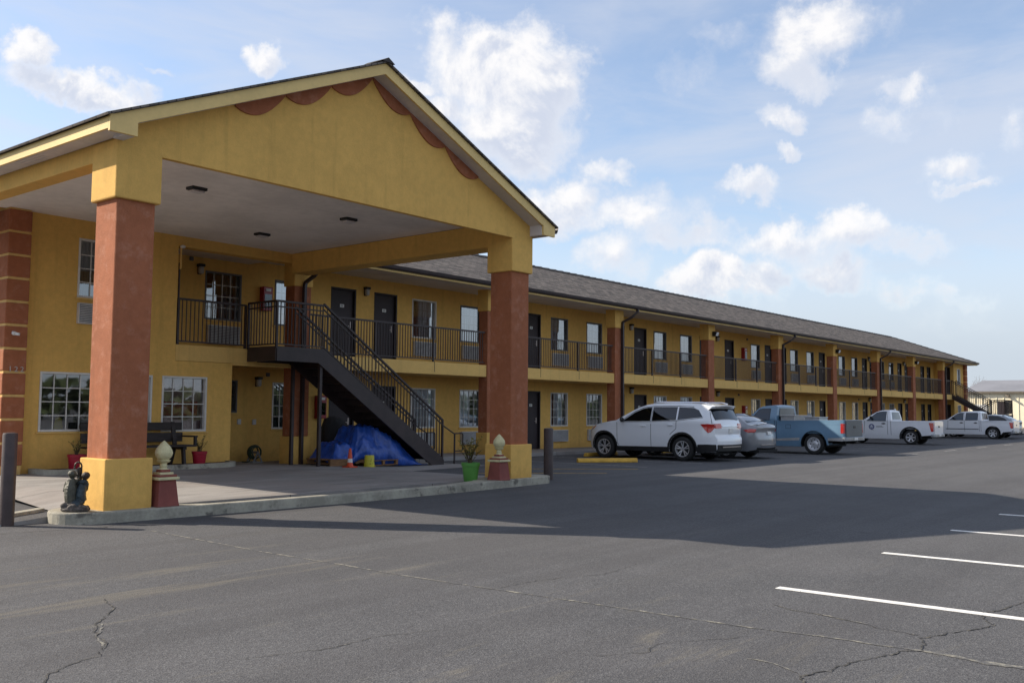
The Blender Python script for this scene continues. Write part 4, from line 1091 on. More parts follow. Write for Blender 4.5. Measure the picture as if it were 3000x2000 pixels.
    def wheel(s, x, y, rad, wid, style, label=None):
        sg = 1 if x > 0 else -1
        g = MB(); a = rad; c = (x, y, rad)
        pr = [(a * .66, -wid * .5), (a * .80, -wid * .53), (a * .93, -wid * .50), (a * .985, -wid * .40), (a, -wid * .25), (a, wid * .25), (a * .985, wid * .40), (a * .93, wid * .50), (a * .80, wid * .53), (a * .66, wid * .5), (a * .64, wid * .3), (a * .64, -wid * .3)]
        vs = []; n = 40; fs = []
        for (rr, h) in pr:
            for k in range(n):
                an = 2 * math.pi * k / n; vs.append((x + h, y + rr * math.cos(an), rad + rr * math.sin(an)))
        for i in range(len(pr)):
            for k in range(n):
                j = (i + 1) % len(pr); fs.append((i * n + k, i * n + (k + 1) % n, j * n + (k + 1) % n, j * n + k))
        g.add(vs, fs); w = g.build('wheel', 'tyre', smooth=45); w.parent = s.T
        g = MB(); xo = x + sg * wid * .42; ri = a * .66
        g.lathe([(ri * .3, sg * wid * .1), (ri, sg * wid * .12)], (x, y, rad), 30, 1, axis='x')
        # rim ring
        rg = [(ri * 1.0, sg * wid * .1), (ri * 1.0, sg * wid * .50), (ri * .93, sg * wid * .50), (ri * .90, sg * wid * .34), (ri * .90, sg * wid * .1)]
        vs = []; fs = []; n = 36
        for (rr, h) in rg:
            for k in range(n):
                an = 2 * math.pi * k / n; vs.append((x + h, y + rr * math.cos(an), rad + rr * math.sin(an)))
        for i in range(len(rg) - 1):
            for k in range(n): fs.append((i * n + k, i * n + (k + 1) % n, (i + 1) * n + (k + 1) % n, (i + 1) * n + k))
        g.add(vs, fs, 0)
        if style == 'spoke':
            for k in range(5):
                for dd in (-0.20, 0.20):
                    an = 2 * math.pi * k / 5 + .3; p0 = (xo - sg * .03, y + ri * .2 * math.cos(an + dd * .5), rad + ri * .2 * math.sin(an + dd * .5)); p1 = (xo + sg * .005, y + ri * .93 * math.cos(an + dd), rad + ri * .93 * math.sin(an + dd))
                    g.bar(p0, p1, 0.028 if dd else .02, 0.022, 0, up=(1, 0, 0))
            g.lathe([(ri * .24, -.02), (ri * .22, sg * .012), (ri * .1, sg * .02)], (xo - sg * .02, y, rad), 16, 0, axis='x')
        elif style == 'six':
            for k in range(6):
                an = 2 * math.pi * k / 6; p0 = (xo - sg * .03, y + ri * .15 * math.cos(an), rad + ri * .15 * math.sin(an)); p1 = (xo - sg * .0, y + ri * .93 * math.cos(an), rad + ri * .93 * math.sin(an))
                g.bar(p0, p1, 0.06, 0.03, 0, up=(1, 0, 0))
            g.lathe([(ri * .3, -.02), (ri * .28, sg * .015), (ri * .1, sg * .02)], (xo - sg * .02, y, rad), 16, 0, axis='x')
        else:   # steel wheel with a chrome centre
            vs = []; fs = []; n = 30; rg = [(ri * .92, .0), (ri * .75, .02), (ri * .55, -.025), (ri * .42, .0), (ri * .30, .02), (ri * .26, .055), (ri * .05, .06)]
            for (rr, h) in rg:
                for k in range(n):
                    an = 2 * math.pi * k / n; vs.append((xo - sg * .05 + sg * h, y + rr * math.cos(an), rad + rr * math.sin(an)))
            for i in range(len(rg) - 1):
                for k in range(n): fs.append((i * n + k, i * n + (k + 1) % n, (i + 1) * n + (k + 1) % n, (i + 1) * n + k))
            g.add(vs, fs, 0)
            for k in range(8):
                an = 2 * math.pi * k / 8; g.ell((xo - sg * .055, y + ri * .64 * math.cos(an), rad + ri * .64 * math.sin(an)), (.02, .024, .024), 8, 1)
        rb = g.build('rim', ['alloy', 'black'], smooth=40); rb.parent = w
        return w
    def wheels(s, yf, yr, rad, wid, style, inset=0.02):
        for y in (yf, yr):
            for sg in (-1, 1): s.wheel(sg * (s.W - wid / 2 - inset), y, rad, wid, style)
    def mirror(s, y, z, m='black'):
        for sg in (-1, 1):
            x = sg * (s.hw(y, z)); g = MB(); g.ell((x + sg * .13, y, z + .04), (.10, .055, .075), 12); g.bar((x - sg * .02, y + .02, z), (x + sg * .10, y + .01, z + .01), .05, .04)
            o = g.build('door_mirror', m, smooth=50); o.parent = s.T

def arc(cy, cz, rr, a0, a1, n=10): return [(cy + rr * math.cos(R(a0 + (a1 - a0) * i / n)), cz + rr * math.sin(R(a0 + (a1 - a0) * i / n))) for i in range(n + 1)]
def seam(c, pts, w=0.012, name='door_gap'):
    """dark gap lines on the body sides as narrow strips"""
    for sg in (-1, 1):
        g = MB()
        for a, b in zip(pts[:-1], pts[1:]):
            a = Vector(a); b = Vector(b); k = max(1, int((b - a).length / .08))
            for i in range(k):
                p = a.lerp(b, i / k); q = a.lerp(b, (i + 1) / k)
                g.bar((sg * (c.hw(p.x, p.y) + .001), p.x, p.y), (sg * (c.hw(q.x, q.y) + .001), q.x, q.y), w, 0.006, up=(1, 0, 0))
        o = g.build(name, 'black'); o.parent = c.b
def handle(c, y, z, m):
    for sg in (-1, 1):
        x = sg * (c.hw(y, z) + .012); g = MB(); g.bar((x, y - .10, z), (x, y + .10, z), .035, .03, up=(0, 0, 1)); g.ell((x - sg * .01, y, z), (.012, .09, .035), 10)
        o = g.build('door_handle', m, bevel=.006); o.parent = c.T

# --- white SUV: local origin = centre on the ground, y measured from world y 15.6
def suv():
    yo = 15.6
    Q = lambda l: [(a - yo, b) for a, b in l]
    fa, ra = (17.37 - yo, .37), (14.53 - yo, .37)
    # outline runs nose -> roof -> tail -> underside (towards the front)
    prof = Q([(18.00, .30), (18.06, .45), (18.08, .72), (18.02, .88), (17.93, .97), (17.72, 1.06), (17.45, 1.12), (17.15, 1.175), (16.92, 1.21), (16.60, 1.385), (16.30, 1.545), (16.08, 1.64), (15.85, 1.71), (15.5, 1.755), (15.0, 1.77), (14.4, 1.76), (14.05, 1.74), (13.80, 1.70), (13.62, 1.66), (13.66, 1.60), (13.72, 1.54), (13.57, 1.28), (13.49, 1.12), (13.47, .98), (13.49, .80), (13.42, .68), (13.42, .42), (13.47, .30), (13.75, .27)]) + arc(ra[0], ra[1], .455, 193, -13, 14) + arc(fa[0], fa[1], .455, 193, -13, 14)
    c = Car('white_suv', prof, 1.98, 1.12, 1.77, 0.24, (17.35 - yo, .75, .30), (14.0 - yo, .62, .20), loc=(27.12, yo, 0), endb=.08)
    tag(c.T, 'white mid-size SUV with tinted rear glass and red tail lamps parked nose-in', 'suv')
    arch = [(fa[0], fa[1], .455), (ra[0], ra[1], .455)]
    c.body('pearl', arch=arch)
    # lower black cladding
    def clad(l, nm='lower_cladding', mm='black'): return c.panel(nm, l, mm, off=.010, d=.10)
    clad(Q([(16.92, .27), (16.90, .40), (15.0, .42), (14.98, .27)]))
    clad(Q([(14.04, .275), (14.0, .52), (13.7, .53), (13.45, .52), (13.45, .31), (13.75, .275)]))
    for (cy, cz) in (fa, ra):
        outer = arc(cy, cz, .515, -8, 188, 16); inn = arc(cy, cz, .460, 188, -8, 16)
        c.panel('arch_trim', outer + inn, 'black', off=.012, d=.06)
    c.cross('rear_bumper', Q([(13.44, .33)])[0], Q([(13.42, .52)])[0], -1, 1, 'black', off=.02)
    c.cross('bumper_strip', Q([(13.42, .43)])[0], Q([(13.42, .465)])[0], -.75, .75, 'chrome', off=.035)
    c.panel('side_window', Q([(16.68, 1.185), (16.25, 1.47), (15.95, 1.595), (15.66, 1.635), (15.655, 1.205)]), 'glass_car', off=.004)
    c.panel('side_window', Q([(15.60, 1.205), (15.61, 1.64), (14.76, 1.645), (14.755, 1.245)]), 'glass_car', off=.004)
    c.panel('quarter_window', Q([(14.70, 1.25), (14.705, 1.64), (14.2, 1.62), (14.02, 1.55), (13.86, 1.345)]), 'glass_car', off=.004)
    seam(c, Q([(16.72, 1.19), (16.25, 1.50), (15.95, 1.62), (15.6, 1.66), (14.7, 1.67), (14.2, 1.65)]), .018, 'window_trim')
    seam(c, Q([(16.75, 1.165), (15.6, 1.185), (14.7, 1.225), (13.84, 1.325)]), .014, 'window_trim')
    seam(c, Q([(16.88, 1.15), (16.86, .5), (16.80, .42)])); seam(c, Q([(15.63, 1.63), (15.63, 1.2), (15.62, .42)])); seam(c, Q([(14.73, 1.24), (14.74, .98), (14.95, .80)])); seam(c, Q([(13.66, 1.5), (13.6, 1.3), (13.56, 1.15)]))
    handle(c, 16.0 - yo - .1, 1.05, 'pearl'); handle(c, 15.0 - yo - .06, 1.09, 'pearl')
    c.cross('windshield', Q([(16.86, 1.245)])[0], Q([(16.12, 1.622)])[0], -.9, .9, 'glass_car', off=.006)
    c.cross('rear_window', Q([(13.71, 1.53)])[0], Q([(13.555, 1.24)])[0], -.86, .86, 'glass_car', off=.028)
    for sg in (-1, 1):
        t0, t1 = (-1, -.66) if sg < 0 else (.66, 1)
        l = c.panel('tail_lamp', Q([(13.90, 1.13), (13.70, 1.14), (13.495, 1.13), (13.48, 1.03), (13.58, .90), (13.66, .87), (13.76, .96)]), 'tail_red', off=.012, sides=(sg,))[0]
        c.cross('lamp_lens', Q([(13.50, 1.14)])[0], Q([(13.475, 1.0)])[0], t0, t1, 'tail_red', off=.022, par=l)
        h = c.panel('headlight', Q([(17.70, 1.045), (17.92, .955), (18.03, .86), (17.86, .90)]), 'lamp_glass', off=.010, sides=(sg,))[0]
        c.panel('indicator', Q([(17.68, 1.04), (17.86, .965), (17.84, .915)]), 'amber', off=.014, sides=(sg,), par=h)
    c.cross('tailgate_strip', Q([(13.485, 1.07)])[0], Q([(13.48, 1.045)])[0], -.62, .62, 'chrome', off=.026)
    pl = c.cross('licence_plate', Q([(13.475, 1.0)])[0], Q([(13.48, .87)])[0], -.16, .16, 'white_plastic', off=.03)
    c.cross('roof_spoiler', Q([(13.74, 1.69)])[0], Q([(13.50, 1.655)])[0], -.8, .8, 'pearl', off=.012)
    for sg in (-1, 1):
        g = MB(); g.tube([(sg * .66, 15.7 - yo, 1.77), (sg * .66, 15.5 - yo, 1.80), (sg * .65, 14.0 - yo, 1.79), (sg * .65, 13.8 - yo, 1.745)], .016, 8); o = g.build('roof_rail', 'chrome', smooth=40); o.parent = c.T
    g = MB(); g.bar((-.75, 13.7 - yo, .27), (.75, 13.7 - yo, .27), .3, .1); g.tube([(.5, 13.6 - yo, .28), (.5, 13.42 - yo, .27)], .035, 10); g.box(-.7, 13.9 - yo, .24, .7, 17.6 - yo, .34); o = g.build('underbody', 'black_soft'); o.parent = c.T
    c.wheels(17.37 - yo, 14.53 - yo, .37, .245, 'spoke'); c.mirror(16.62 - yo, 1.20, 'black')
suv()

def sedan(name, loc, label, paint='silver', rearlab=None):
    yo = 15.3
    Q = lambda l: [((a if a > 14.0 else 14.0 - (14.0 - a) * .58) - yo, b) for a, b in l]
    fa, ra = (17.10 - yo, .33), (14.36 - yo, .33)
    prof = Q([(17.74, .26), (17.80, .40), (17.80, .58), (17.70, .72), (17.40, .84), (16.9, .93), (16.5, .97), (16.0, 1.17), (15.65, 1.33), (15.3, 1.42), (14.8, 1.455), (14.4, 1.43), (14.0, 1.33), (13.6, 1.185), (13.35, 1.10), (13.1, 1.075), (12.92, 1.065), (12.90, 1.02), (12.97, .88), (12.93, .74), (12.86, .66), (12.87, .45), (12.95, .30), (13.4, .24)]) + arc(ra[0], ra[1], .40, 193, -13, 12) + arc(fa[0], fa[1], .40, 193, -13, 12)
    c = Car(name, prof, 1.86, .93, 1.45, .26, (17.0 - yo, .8, .32), (13.9 - yo, .60, .26), loc=loc, endb=.11)
    tag(c.T, label, 'car')
    c.body(paint, arch=[(fa[0], fa[1], .40), (ra[0], ra[1], .40)])
    c.panel('side_window', Q([(16.3, .98), (15.95, 1.15), (15.6, 1.30), (15.20, 1.375), (15.2, .985)]), 'glass_car', off=.004)
    c.panel('side_window', Q([(15.14, .985), (15.14, 1.38), (14.8, 1.40), (14.45, 1.37), (14.1, 1.26), (13.85, 1.12), (14.0, 1.01)]), 'glass_car', off=.004)
    seam(c, Q([(15.17, 1.38), (15.17, .98), (15.15, .36)])); seam(c, Q([(14.2, 1.03), (14.35, .80), (14.7, .6), (14.75, .36)])); seam(c, Q([(16.35, .96), (16.3, .36)]))
    seam(c, Q([(16.35, .965), (15.2, .965), (13.95, .99)]), .014, 'window_trim')
    handle(c, 15.3 - yo, .88, paint); handle(c, 14.25 - yo, .90, paint)
    c.cross('windshield', Q([(16.42, 1.01)])[0], Q([(15.62, 1.345)])[0], -.88, .88, 'glass_car', off=.02)
    c.cross('rear_window', Q([(14.25, 1.395)])[0], Q([(13.50, 1.15)])[0], -.84, .84, 'glass_car', off=.02)
    for sg in (-1, 1):
        t0, t1 = (-1, -.55) if sg < 0 else (.55, 1)
        l = c.panel('tail_lamp', Q([(13.55, .93), (13.2, .97), (12.94, .965), (12.98, .86), (13.3, .85)]), 'tail_red', off=.010, sides=(sg,))[0]
        c.cross('lamp_lens', Q([(12.93, .97)])[0], Q([(12.97, .87)])[0], t0, t1, 'tail_red', off=.016, par=l)
        c.panel('headlight', Q([(17.1, .84), (17.5, .80), (17.72, .69), (17.4, .72)]), 'lamp_glass', off=.008, sides=(sg,))
    c.cross('trunk_lip', Q([(13.02, 1.082)])[0], Q([(12.90, 1.07)])[0], -.8, .8, paint, off=.02)
    c.cross('licence_plate', Q([(12.97, .86)])[0], Q([(12.94, .76)])[0], -.17, .17, 'white_plastic', off=.03)
    c.cross('rear_diffuser', Q([(12.87, .44)])[0], Q([(12.92, .32)])[0], -.85, .85, 'black', off=.015)
    c.cross('diffuser_strip', Q([(12.87, .47)])[0], Q([(12.87, .445)])[0], -.8, .8, 'chrome', off=.02)
    g = MB(); g.box(-.7, 13.3 - yo, .20, .7, 17.3 - yo, .30); g.tube([(-.55, 13.5 - yo, .27), (-.55, 13.36 - yo, .27)], .035, 8); o = g.build('underbody', 'black_soft'); o.parent = c.T
    c.wheels(17.10 - yo, 14.36 - yo, .33, .225, 'spoke'); c.mirror(16.3 - yo, .98, paint)
    return c
sedan('silver_sedan', (29.62, 15.3, 0), 'silver sedan with red tail lamps just right of the white SUV')
sedan('silver_sedan', (67.9, 15.5, 0), 'silver sedan mostly hidden behind the crew cab white pickup')

def pickup(name, loc, yo, prof, W, zb, zr, paint, bed, arch, label, wins, style, rad, wheels, tail, tailgate, bump, seams, handles, flare=None, ws=None, cabr=None, tum=.22, tg_m=None, glass='glass_clear'):
    Q = lambda l: [(a - yo, b) for a, b in l]
    A = [(a - yo, b, r_) for a, b, r_ in arch]
    P = Q(prof) + arc(A[1][0], A[1][1], A[1][2], 192, -12, 14) + arc(A[0][0], A[0][1], A[0][2], 192, -12, 14)
    c = Car(name, P, W, zb, zr, tum, (max(p[0] for p in P) - .75, .8, .22), (min(p[0] for p in P) + .25, .3, .04), bed=(bed[0] - yo, bed[1] - yo), bulge=.03, loc=loc)
    tag(c.T, label, 'pickup truck'); c.body(paint, arch=A, bed_floor=.74)
    for w_ in wins: c.panel('side_window', Q(w_), glass, off=.004)
    for w_ in wins: seam(c, Q(w_ + w_[:1]), .016, 'window_trim')
    for s_ in seams: seam(c, Q(s_), .014)
    for h in handles: handle(c, h[0] - yo, h[1], 'black')
    if flare:
        for a in A: c.panel('wheel_flare', arc(a[0], a[1], a[2] + .07, -10, 190, 16) + arc(a[0], a[1], a[2] + .003, 190, -10, 16), 'black', off=.03, d=.07)
    c.cross('windshield', Q([ws[0]])[0], Q([ws[1]])[0], -.9, .9, 'glass_car', off=.02)
    c.cross('cab_rear_window', Q([cabr[0]])[0], Q([cabr[1]])[0], -.78, .78, glass, off=.02)
    for sg in (-1, 1):
        t0, t1 = (-1, -.86) if sg < 0 else (.86, 1)
        l = c.panel('tail_lamp', Q(tail), 'tail_red', off=.010, sides=(sg,))[0]
        zz = [p[1] for p in tail]; yr_ = min(p[0] for p in prof)
        c.cross('lamp_lens', Q([(yr_ + .0, max(zz))])[0], Q([(yr_ + .0, min(zz))])[0], t0, t1, 'tail_red', off=.012, par=l, K=4, bulge=0.0)
    yr_ = min(p[0] for p in prof)
    tg = c.cross('tailgate', Q([(yr_, tailgate[1])])[0], Q([(yr_, tailgate[0])])[0], -.84, .84, tg_m or paint, off=.045, bulge=0.0)
    g = MB(); zt_ = (tailgate[0] + tailgate[1]) / 2 + .05; g.box(-.11, yr_ - yo - .055, zt_ - .04, .11, yr_ - yo - .04, zt_ + .04); o = g.build('tailgate_handle', 'black', bevel=.006); o.parent = tg
    g = MB(); y1 = yr_ - yo - .01; ww_ = W / 2 - .02
    g.prism([(-ww_, y1 + .12), (-ww_, y1 - .03), (-ww_ + .10, y1 - .09), (ww_ - .10, y1 - .09), (ww_, y1 - .03), (ww_, y1 + .12)], bump[0], bump[1]); o = g.build('rear_bumper', 'bumper_grey', bevel=.02); o.parent = c.T
    g = MB(); g.box(-.17, y1 - .097, bump[0] + .03, .17, y1 - .091, bump[1] - .02); p = g.build('licence_plate', 'white_plastic'); p.parent = o
    g = MB(); g.box(-.55, yr_ - yo + .1, .38, -.42, wheels[0] - yo, .48); g.box(.42, yr_ - yo + .1, .38, .55, wheels[0] - yo, .48); g.tube([(-.75, wheels[1] - yo, rad), (.75, wheels[1] - yo, rad)], .06, 10); g.ell((0, wheels[1] - yo, rad), (.16, .17, .15), 12); g.box(-.6, wheels[1] - yo + .8, .36, .6, wheels[0] - yo + .3, .55)
    o = g.build('chassis', 'black_soft'); o.parent = c.T
    c.wheels(wheels[0] - yo, wheels[1] - yo, rad, .25, style, .03)
    c.mirror(ws[0][0] - yo - .30, ws[0][1] + .02, 'black')
    for sg in (-1, 1): 
        yf = max(p[0] for p in prof); c.panel('headlight', Q([(yf - .08, .88), (yf - .35, .90), (yf - .35, .74), (yf - .06, .74)]), 'lamp_glass', off=.008, sides=(sg,))
    return c

# faded blue long bed pickup
prof = [(17.66, .42), (17.76, .48), (17.78, .95), (17.68, 1.06), (17.2, 1.12), (16.6, 1.17), (16.12, 1.21), (15.90, 1.40), (15.66, 1.64), (15.50, 1.72), (15.2, 1.755), (14.98, 1.755), (14.92, 1.72), (14.905, 1.30), (14.90, 1.205), (14.875, 1.20), (14.86, 1.20), (12.47, 1.245), (12.45, 1.245), (12.40, 1.24), (12.40, .60), (12.48, .52), (12.95, .50)]
cb = pickup('blue_pickup', (34.86, 15.0, 0), 15.0, prof, 1.98, 1.18, 1.755, 'blue_paint', (12.46, 14.87), [(16.95, .37, .48), (13.49, .37, .48)],
       'faded light blue pickup with grey tailgate and toolbox in its long bed',
       [[(15.90, 1.225), (15.63, 1.60), (15.50, 1.635), (15.17, 1.645), (15.165, 1.22)]], 'steel', .375, (16.95, 13.49),
       [(12.50, 1.12), (12.402, 1.12), (12.402, .78), (12.50, .78)], (.66, 1.235), (.50, .64),
       [[(14.97, 1.20), (14.93, .45)], [(14.895, 1.2), (14.885, .45)], [(16.05, 1.2), (16.1, .5)]], [(15.12, 1.05)], ws=((16.05, 1.235), (15.68, 1.60)), cabr=((14.905, 1.27), (14.925, 1.66)), tg_m='grey_tail')
cb.panel('rocker_band', [(12.42 - 15, .50), (12.98 - 15, .51), (12.96 - 15, .60), (12.42 - 15, .62)], 'toolbox', off=.008)
cb.panel('rocker_band', [(14.03 - 15, .50), (14.88 - 15, .46), (14.88 - 15, .54), (14.0 - 15, .60)], 'toolbox', off=.008)
for a_ in ((16.95 - 15, .37), (13.49 - 15, .37)): cb.panel('arch_lip', arc(a_[0], a_[1], .545, -2, 182, 16) + arc(a_[0], a_[1], .484, 182, -2, 16), 'blue_paint', off=.022, d=.07)
seam(cb, [(14.35 - 15, .92), (14.53 - 15, .92), (14.53 - 15, 1.06), (14.35 - 15, 1.06), (14.35 - 15, .92)], .01)
for zz in (1.09, .58):
    seam(cb, [(12.45 - 15, zz), (14.85 - 15, zz), (16.9 - 15 + .0, zz)] if zz > 1 else [(12.45 - 15, zz), (12.95 - 15, zz)], .02, 'body_crease')
for o in [o for o in cb.b.children if o.name.startswith('body_crease')]: o.data.materials.clear(); o.data.materials.append(M['blue_paint'])
g = MB(); g.box(-.80, -.72, 1.02, .80, -.20, 1.36); g.box(-.83, -.75, 1.36, .83, -.17, 1.40); o = g.build('bed_toolbox', 'toolbox', bevel=.012)
o.location = (34.86, 15.0, -0.0); tag(o, 'pale metal toolbox sitting in the bed of the blue pickup', 'toolbox')
g = MB(); g.box(-.5, -1.55, .75, .3, -1.0, 1.32); g.box(-.52, -1.57, 1.32, .32, -.98, 1.35); o = g.build('bed_crate', 'toolbox', bevel=.012)
o.location = (34.86, 15.0, 0); tag(o, 'pale crate behind the toolbox in the blue pickup bed', 'crate')

# white regular cab pickup with black flares
prof = [(17.86, .40), (17.95, .50), (17.96, .90), (17.85, 1.00), (17.4, 1.07), (16.95, 1.12), (16.62, 1.17), (16.30, 1.38), (16.02, 1.56), (15.80, 1.635), (15.6, 1.65), (15.42, 1.64), (15.36, 1.60), (15.29, 1.24), (15.28, 1.14), (15.265, 1.135), (15.25, 1.135), (13.42, 1.135), (13.40, 1.135), (13.35, 1.13), (13.34, .55), (13.40, .46), (13.85, .42)]
p1 = pickup('white_pickup', (49.2, 15.66, 0), 15.6, prof, 1.76, 1.10, 1.64, 'white_paint', (13.41, 15.255), [(17.25, .35, .45), (14.37, .35, .45)],
       'white regular cab pickup with black wheel flares and a blue round door emblem',
       [[(16.46, 1.13), (16.0, 1.53), (15.82, 1.575), (15.53, 1.59), (15.53, 1.12)]], 'six', .35, (17.25, 14.37),
       [(13.52, 1.06), (13.342, 1.06), (13.342, .64), (13.42, .64)], (.52, 1.12), (.38, .52),
       [[(15.47, 1.6), (15.46, 1.1), (15.44, .45)], [(15.30, 1.12), (15.28, .45)], [(16.55, 1.12), (16.6, .5)]], [(15.64, 1.0)], flare=True, ws=((16.52, 1.23), (16.06, 1.53)), cabr=((15.30, 1.20), (15.365, 1.55)))
def ringpoly(cy, cz, ro, ri, n=22):
    return [(cy + ro * math.cos(2 * math.pi * k / n), cz + ro * math.sin(2 * math.pi * k / n)) for k in range(n)]
em = p1.panel('door_emblem', ringpoly(16.22 - 15.6, .84, .135, 0), 'emblem_blue', off=.006, sides=(-1,), d=.05)[0]
p1.panel('emblem_field', ringpoly(16.22 - 15.6, .84, .085, 0), 'white_paint', off=.008, sides=(-1,), d=.05, par=em)
p1.panel('emblem_mark', [(16.27 - 15.6, .90), (16.245 - 15.6, .90), (16.245 - 15.6, .82), (16.22 - 15.6, .795), (16.195 - 15.6, .82), (16.195 - 15.6, .90), (16.17 - 15.6, .90), (16.17 - 15.6, .80), (16.22 - 15.6, .765), (16.27 - 15.6, .80)], 'emblem_blue', off=.010, sides=(-1,), d=.05, par=em)
for zz, l_ in ((.87, .30), (.82, .36), (.68, .10)):
    p1.panel('door_lettering', [(16.0 - 15.6 + (.22 if zz < .7 else 0), zz), (16.0 - 15.6 - l_ + (.22 if zz < .7 else 0), zz), (16.0 - 15.6 - l_ + (.22 if zz < .7 else 0), zz + .018), (16.0 - 15.6 + (.22 if zz < .7 else 0), zz + .018)], 'grey_tail', off=.006, sides=(-1,), d=.05)
g = MB(); g.lathe([(.05, 1.64), (.045, 1.68), (.012, 1.74)], (0, 15.35 - 15.6, 0), 10); o = g.build('roof_beacon', 'white_plastic', smooth=40); o.parent = p1.T

# white crew cab pickup
prof = [(18.05, .40), (18.15, .50), (18.15, .85), (18.0, .96), (17.6, 1.04), (17.1, 1.09), (16.66, 1.14), (16.35, 1.36), (16.08, 1.54), (15.85, 1.62), (15.4, 1.65), (14.9, 1.645), (14.74, 1.60), (14.68, 1.2), (14.67, 1.10), (14.655, 1.095), (14.64, 1.095), (13.06, 1.095), (13.04, 1.095), (12.99, 1.09), (12.98, .55), (13.05, .46), (13.5, .42)]
p2 = pickup('white_pickup', (64.4, 15.7, 0), 15.6, prof, 1.84, 1.09, 1.65, 'white_paint', (13.05, 14.65), [(17.38, .35, .44), (14.07, .35, .44)],
       'white crew cab pickup with a dark side moulding, farthest truck in the row',
       [[(16.52, 1.13), (16.10, 1.49), (15.92, 1.56), (15.72, 1.57), (15.72, 1.12)], [(15.60, 1.12), (15.58, 1.57), (14.95, 1.57), (14.89, 1.52), (14.90, 1.13)]], 'six', .345, (17.38, 14.07),
       [(13.16, 1.0), (12.982, 1.0), (12.982, .66), (13.08, .66)], (.50, 1.08), (.36, .50),
       [[(15.66, 1.58), (15.66, 1.1), (15.64, .45)], [(14.83, 1.6), (14.82, 1.1), (14.80, .45)], [(14.72, 1.1), (14.71, .45)], [(16.6, 1.1), (16.62, .5)]], [(15.82, .96), (15.02, .96)], ws=((16.56, 1.20), (16.12, 1.50)), cabr=((14.69, 1.18), (14.735, 1.55)))
p2.panel('side_moulding', [(16.72 - 15.6, .56), (14.85 - 15.6, .56), (14.85 - 15.6, .60), (16.72 - 15.6, .60)], 'black', off=.012, d=.09)

# ------------------------------------------------------------------ bollards, wheel stops
for i, (x, y, hh, lab) in enumerate(((5.505, 12.66, 1.17, 'brown round steel bollard at the left edge beside the statue'), (16.93, 12.70, 1.12, 'brown round steel bollard right of the far canopy pillar'))):
    g = MB(); rr = .088 if i == 0 else .105
    g.lathe([(rr, 0.0), (rr, hh - .03), (rr * .93, hh - .008), (rr * .5, hh), (.01, hh + .002)], (0, 0, 0), 28)
    o = g.build('bollard', 'brown_lt', smooth=40); o.location = (x, y, 0); tag(o, lab, 'bollard', 'brown steel bollards by the canopy island')
stops = [(23.05, 23.9, 16.55, 15.85, 'yellow concrete wheel stop lying askew in front of the white SUV')]
def wstop(x, y, rz, L, lab):
    g = MB(); hw_ = .09
    sec = [(-.085, 0), (-.085, .05), (-.05, .125), (.05, .125), (.085, .05), (.085, 0)]
    g.prism([(a, b) for a, b in sec], -L / 2, L / 2, 'x'); o = g.build('wheel_stop', 'stop_yellow', bevel=.015)
    o.location = (x, y, 0); o.rotation_euler = (0, 0, rz); tag(o, lab, 'wheel stop', 'yellow concrete wheel stops')
p0, p1_ = Vector((23.1, 16.28)), Vector((24.55, 15.15))
wstop((p0.x + p1_.x) / 2, (p0.y + p1_.y) / 2, math.atan2(p1_.y - p0.y, p1_.x - p0.x), (p1_ - p0).length, 'yellow wheel stop lying loose and askew left of the white SUV')
wstop(27.14, 18.15, 0, 1.83, 'yellow wheel stop under the nose of the white SUV')
wstop(31.5, 17.9, 0.05, 1.83, 'yellow wheel stop seen between the silver sedan and the blue pickup')
wstop(34.9, 18.2, 0, 1.83, 'yellow wheel stop under the front of the blue pickup')
wstop(49.1, 18.3, 0, 1.83, 'yellow wheel stop under the white regular cab pickup')
wstop(64.3, 18.4, 0, 1.83, 'yellow wheel stop under the white crew cab pickup')

# ------------------------------------------------------------------ ornaments
def finial(x, y, z, lab):
    T = empty('pineapple_ornament', (x, y, z)); tag(T, lab, 'garden ornament', 'pineapple pedestals beside the canopy pillars')
    g = MB(); g.add([(-.165, -.165, 0), (.165, -.165, 0), (.165, .165, 0), (-.165, .165, 0), (-.155, -.155, .06), (.155, -.155, .06), (.155, .155, .06), (-.155, .155, .06), (-.125, -.125, .36), (.125, -.125, .36), (.125, .125, .36), (-.125, .125, .36)],
                    [(3, 2, 1, 0), (0, 1, 5, 4), (1, 2, 6, 5), (2, 3, 7, 6), (3, 0, 4, 7), (4, 5, 9, 8), (5, 6, 10, 9), (6, 7, 11, 10), (7, 4, 8, 11), (8, 9, 10, 11)])
    g.box(-.135, -.135, .40, .135, .135, .43); g.box(-.07, -.07, .462, .07, .07, .50); o = g.build('pedestal', 'ornament_red', bevel=.008); o.parent = T
    g = MB(); g.box(-.16, -.16, .36, .16, .16, .40); o = g.build('moulding', 'cream', bevel=.008); o.parent = T
    g = MB(); g.box(-.10, -.10, .43, .10, .10, .462); o = g.build('moulding', 'cream', bevel=.006); o.parent = T
    g = MB(); g.lathe([(.075, .50), (.05, .515), (.045, .53), (.055, .545), (.045, .56), (.04, .585), (.075, .60), (.088, .625), (.05, .635)], (0, 0, 0), 20, fn=lambda a, h: 1 + .10 * math.sin(7 * a) * (h > .58)); o = g.build('stem', 'cream', smooth=50); o.parent = T
    g = MB(); pr = []
    for i in range(33):
        q = i / 32; r_ = .122 * (math.sin(math.pi * min(1, (q * .90 + .10))) ** .75) * (1.08 - .42 * q ** 1.4)
        pr.append((max(.004, r_), .62 + .275 * q))
    g.lathe(pr, (0, 0, 0), 48, fn=lambda a, h: 1 + .035 * max(math.sin(8 * a + (h - .62) * 62), -.2) * max(math.sin(8 * a - (h - .62) * 62), -.2)); o = g.build('pineapple', 'cream', smooth=60); o.parent = T
finial(7.36, 12.17, .15, 'pineapple ornament on a red pedestal beside the near canopy pillar')
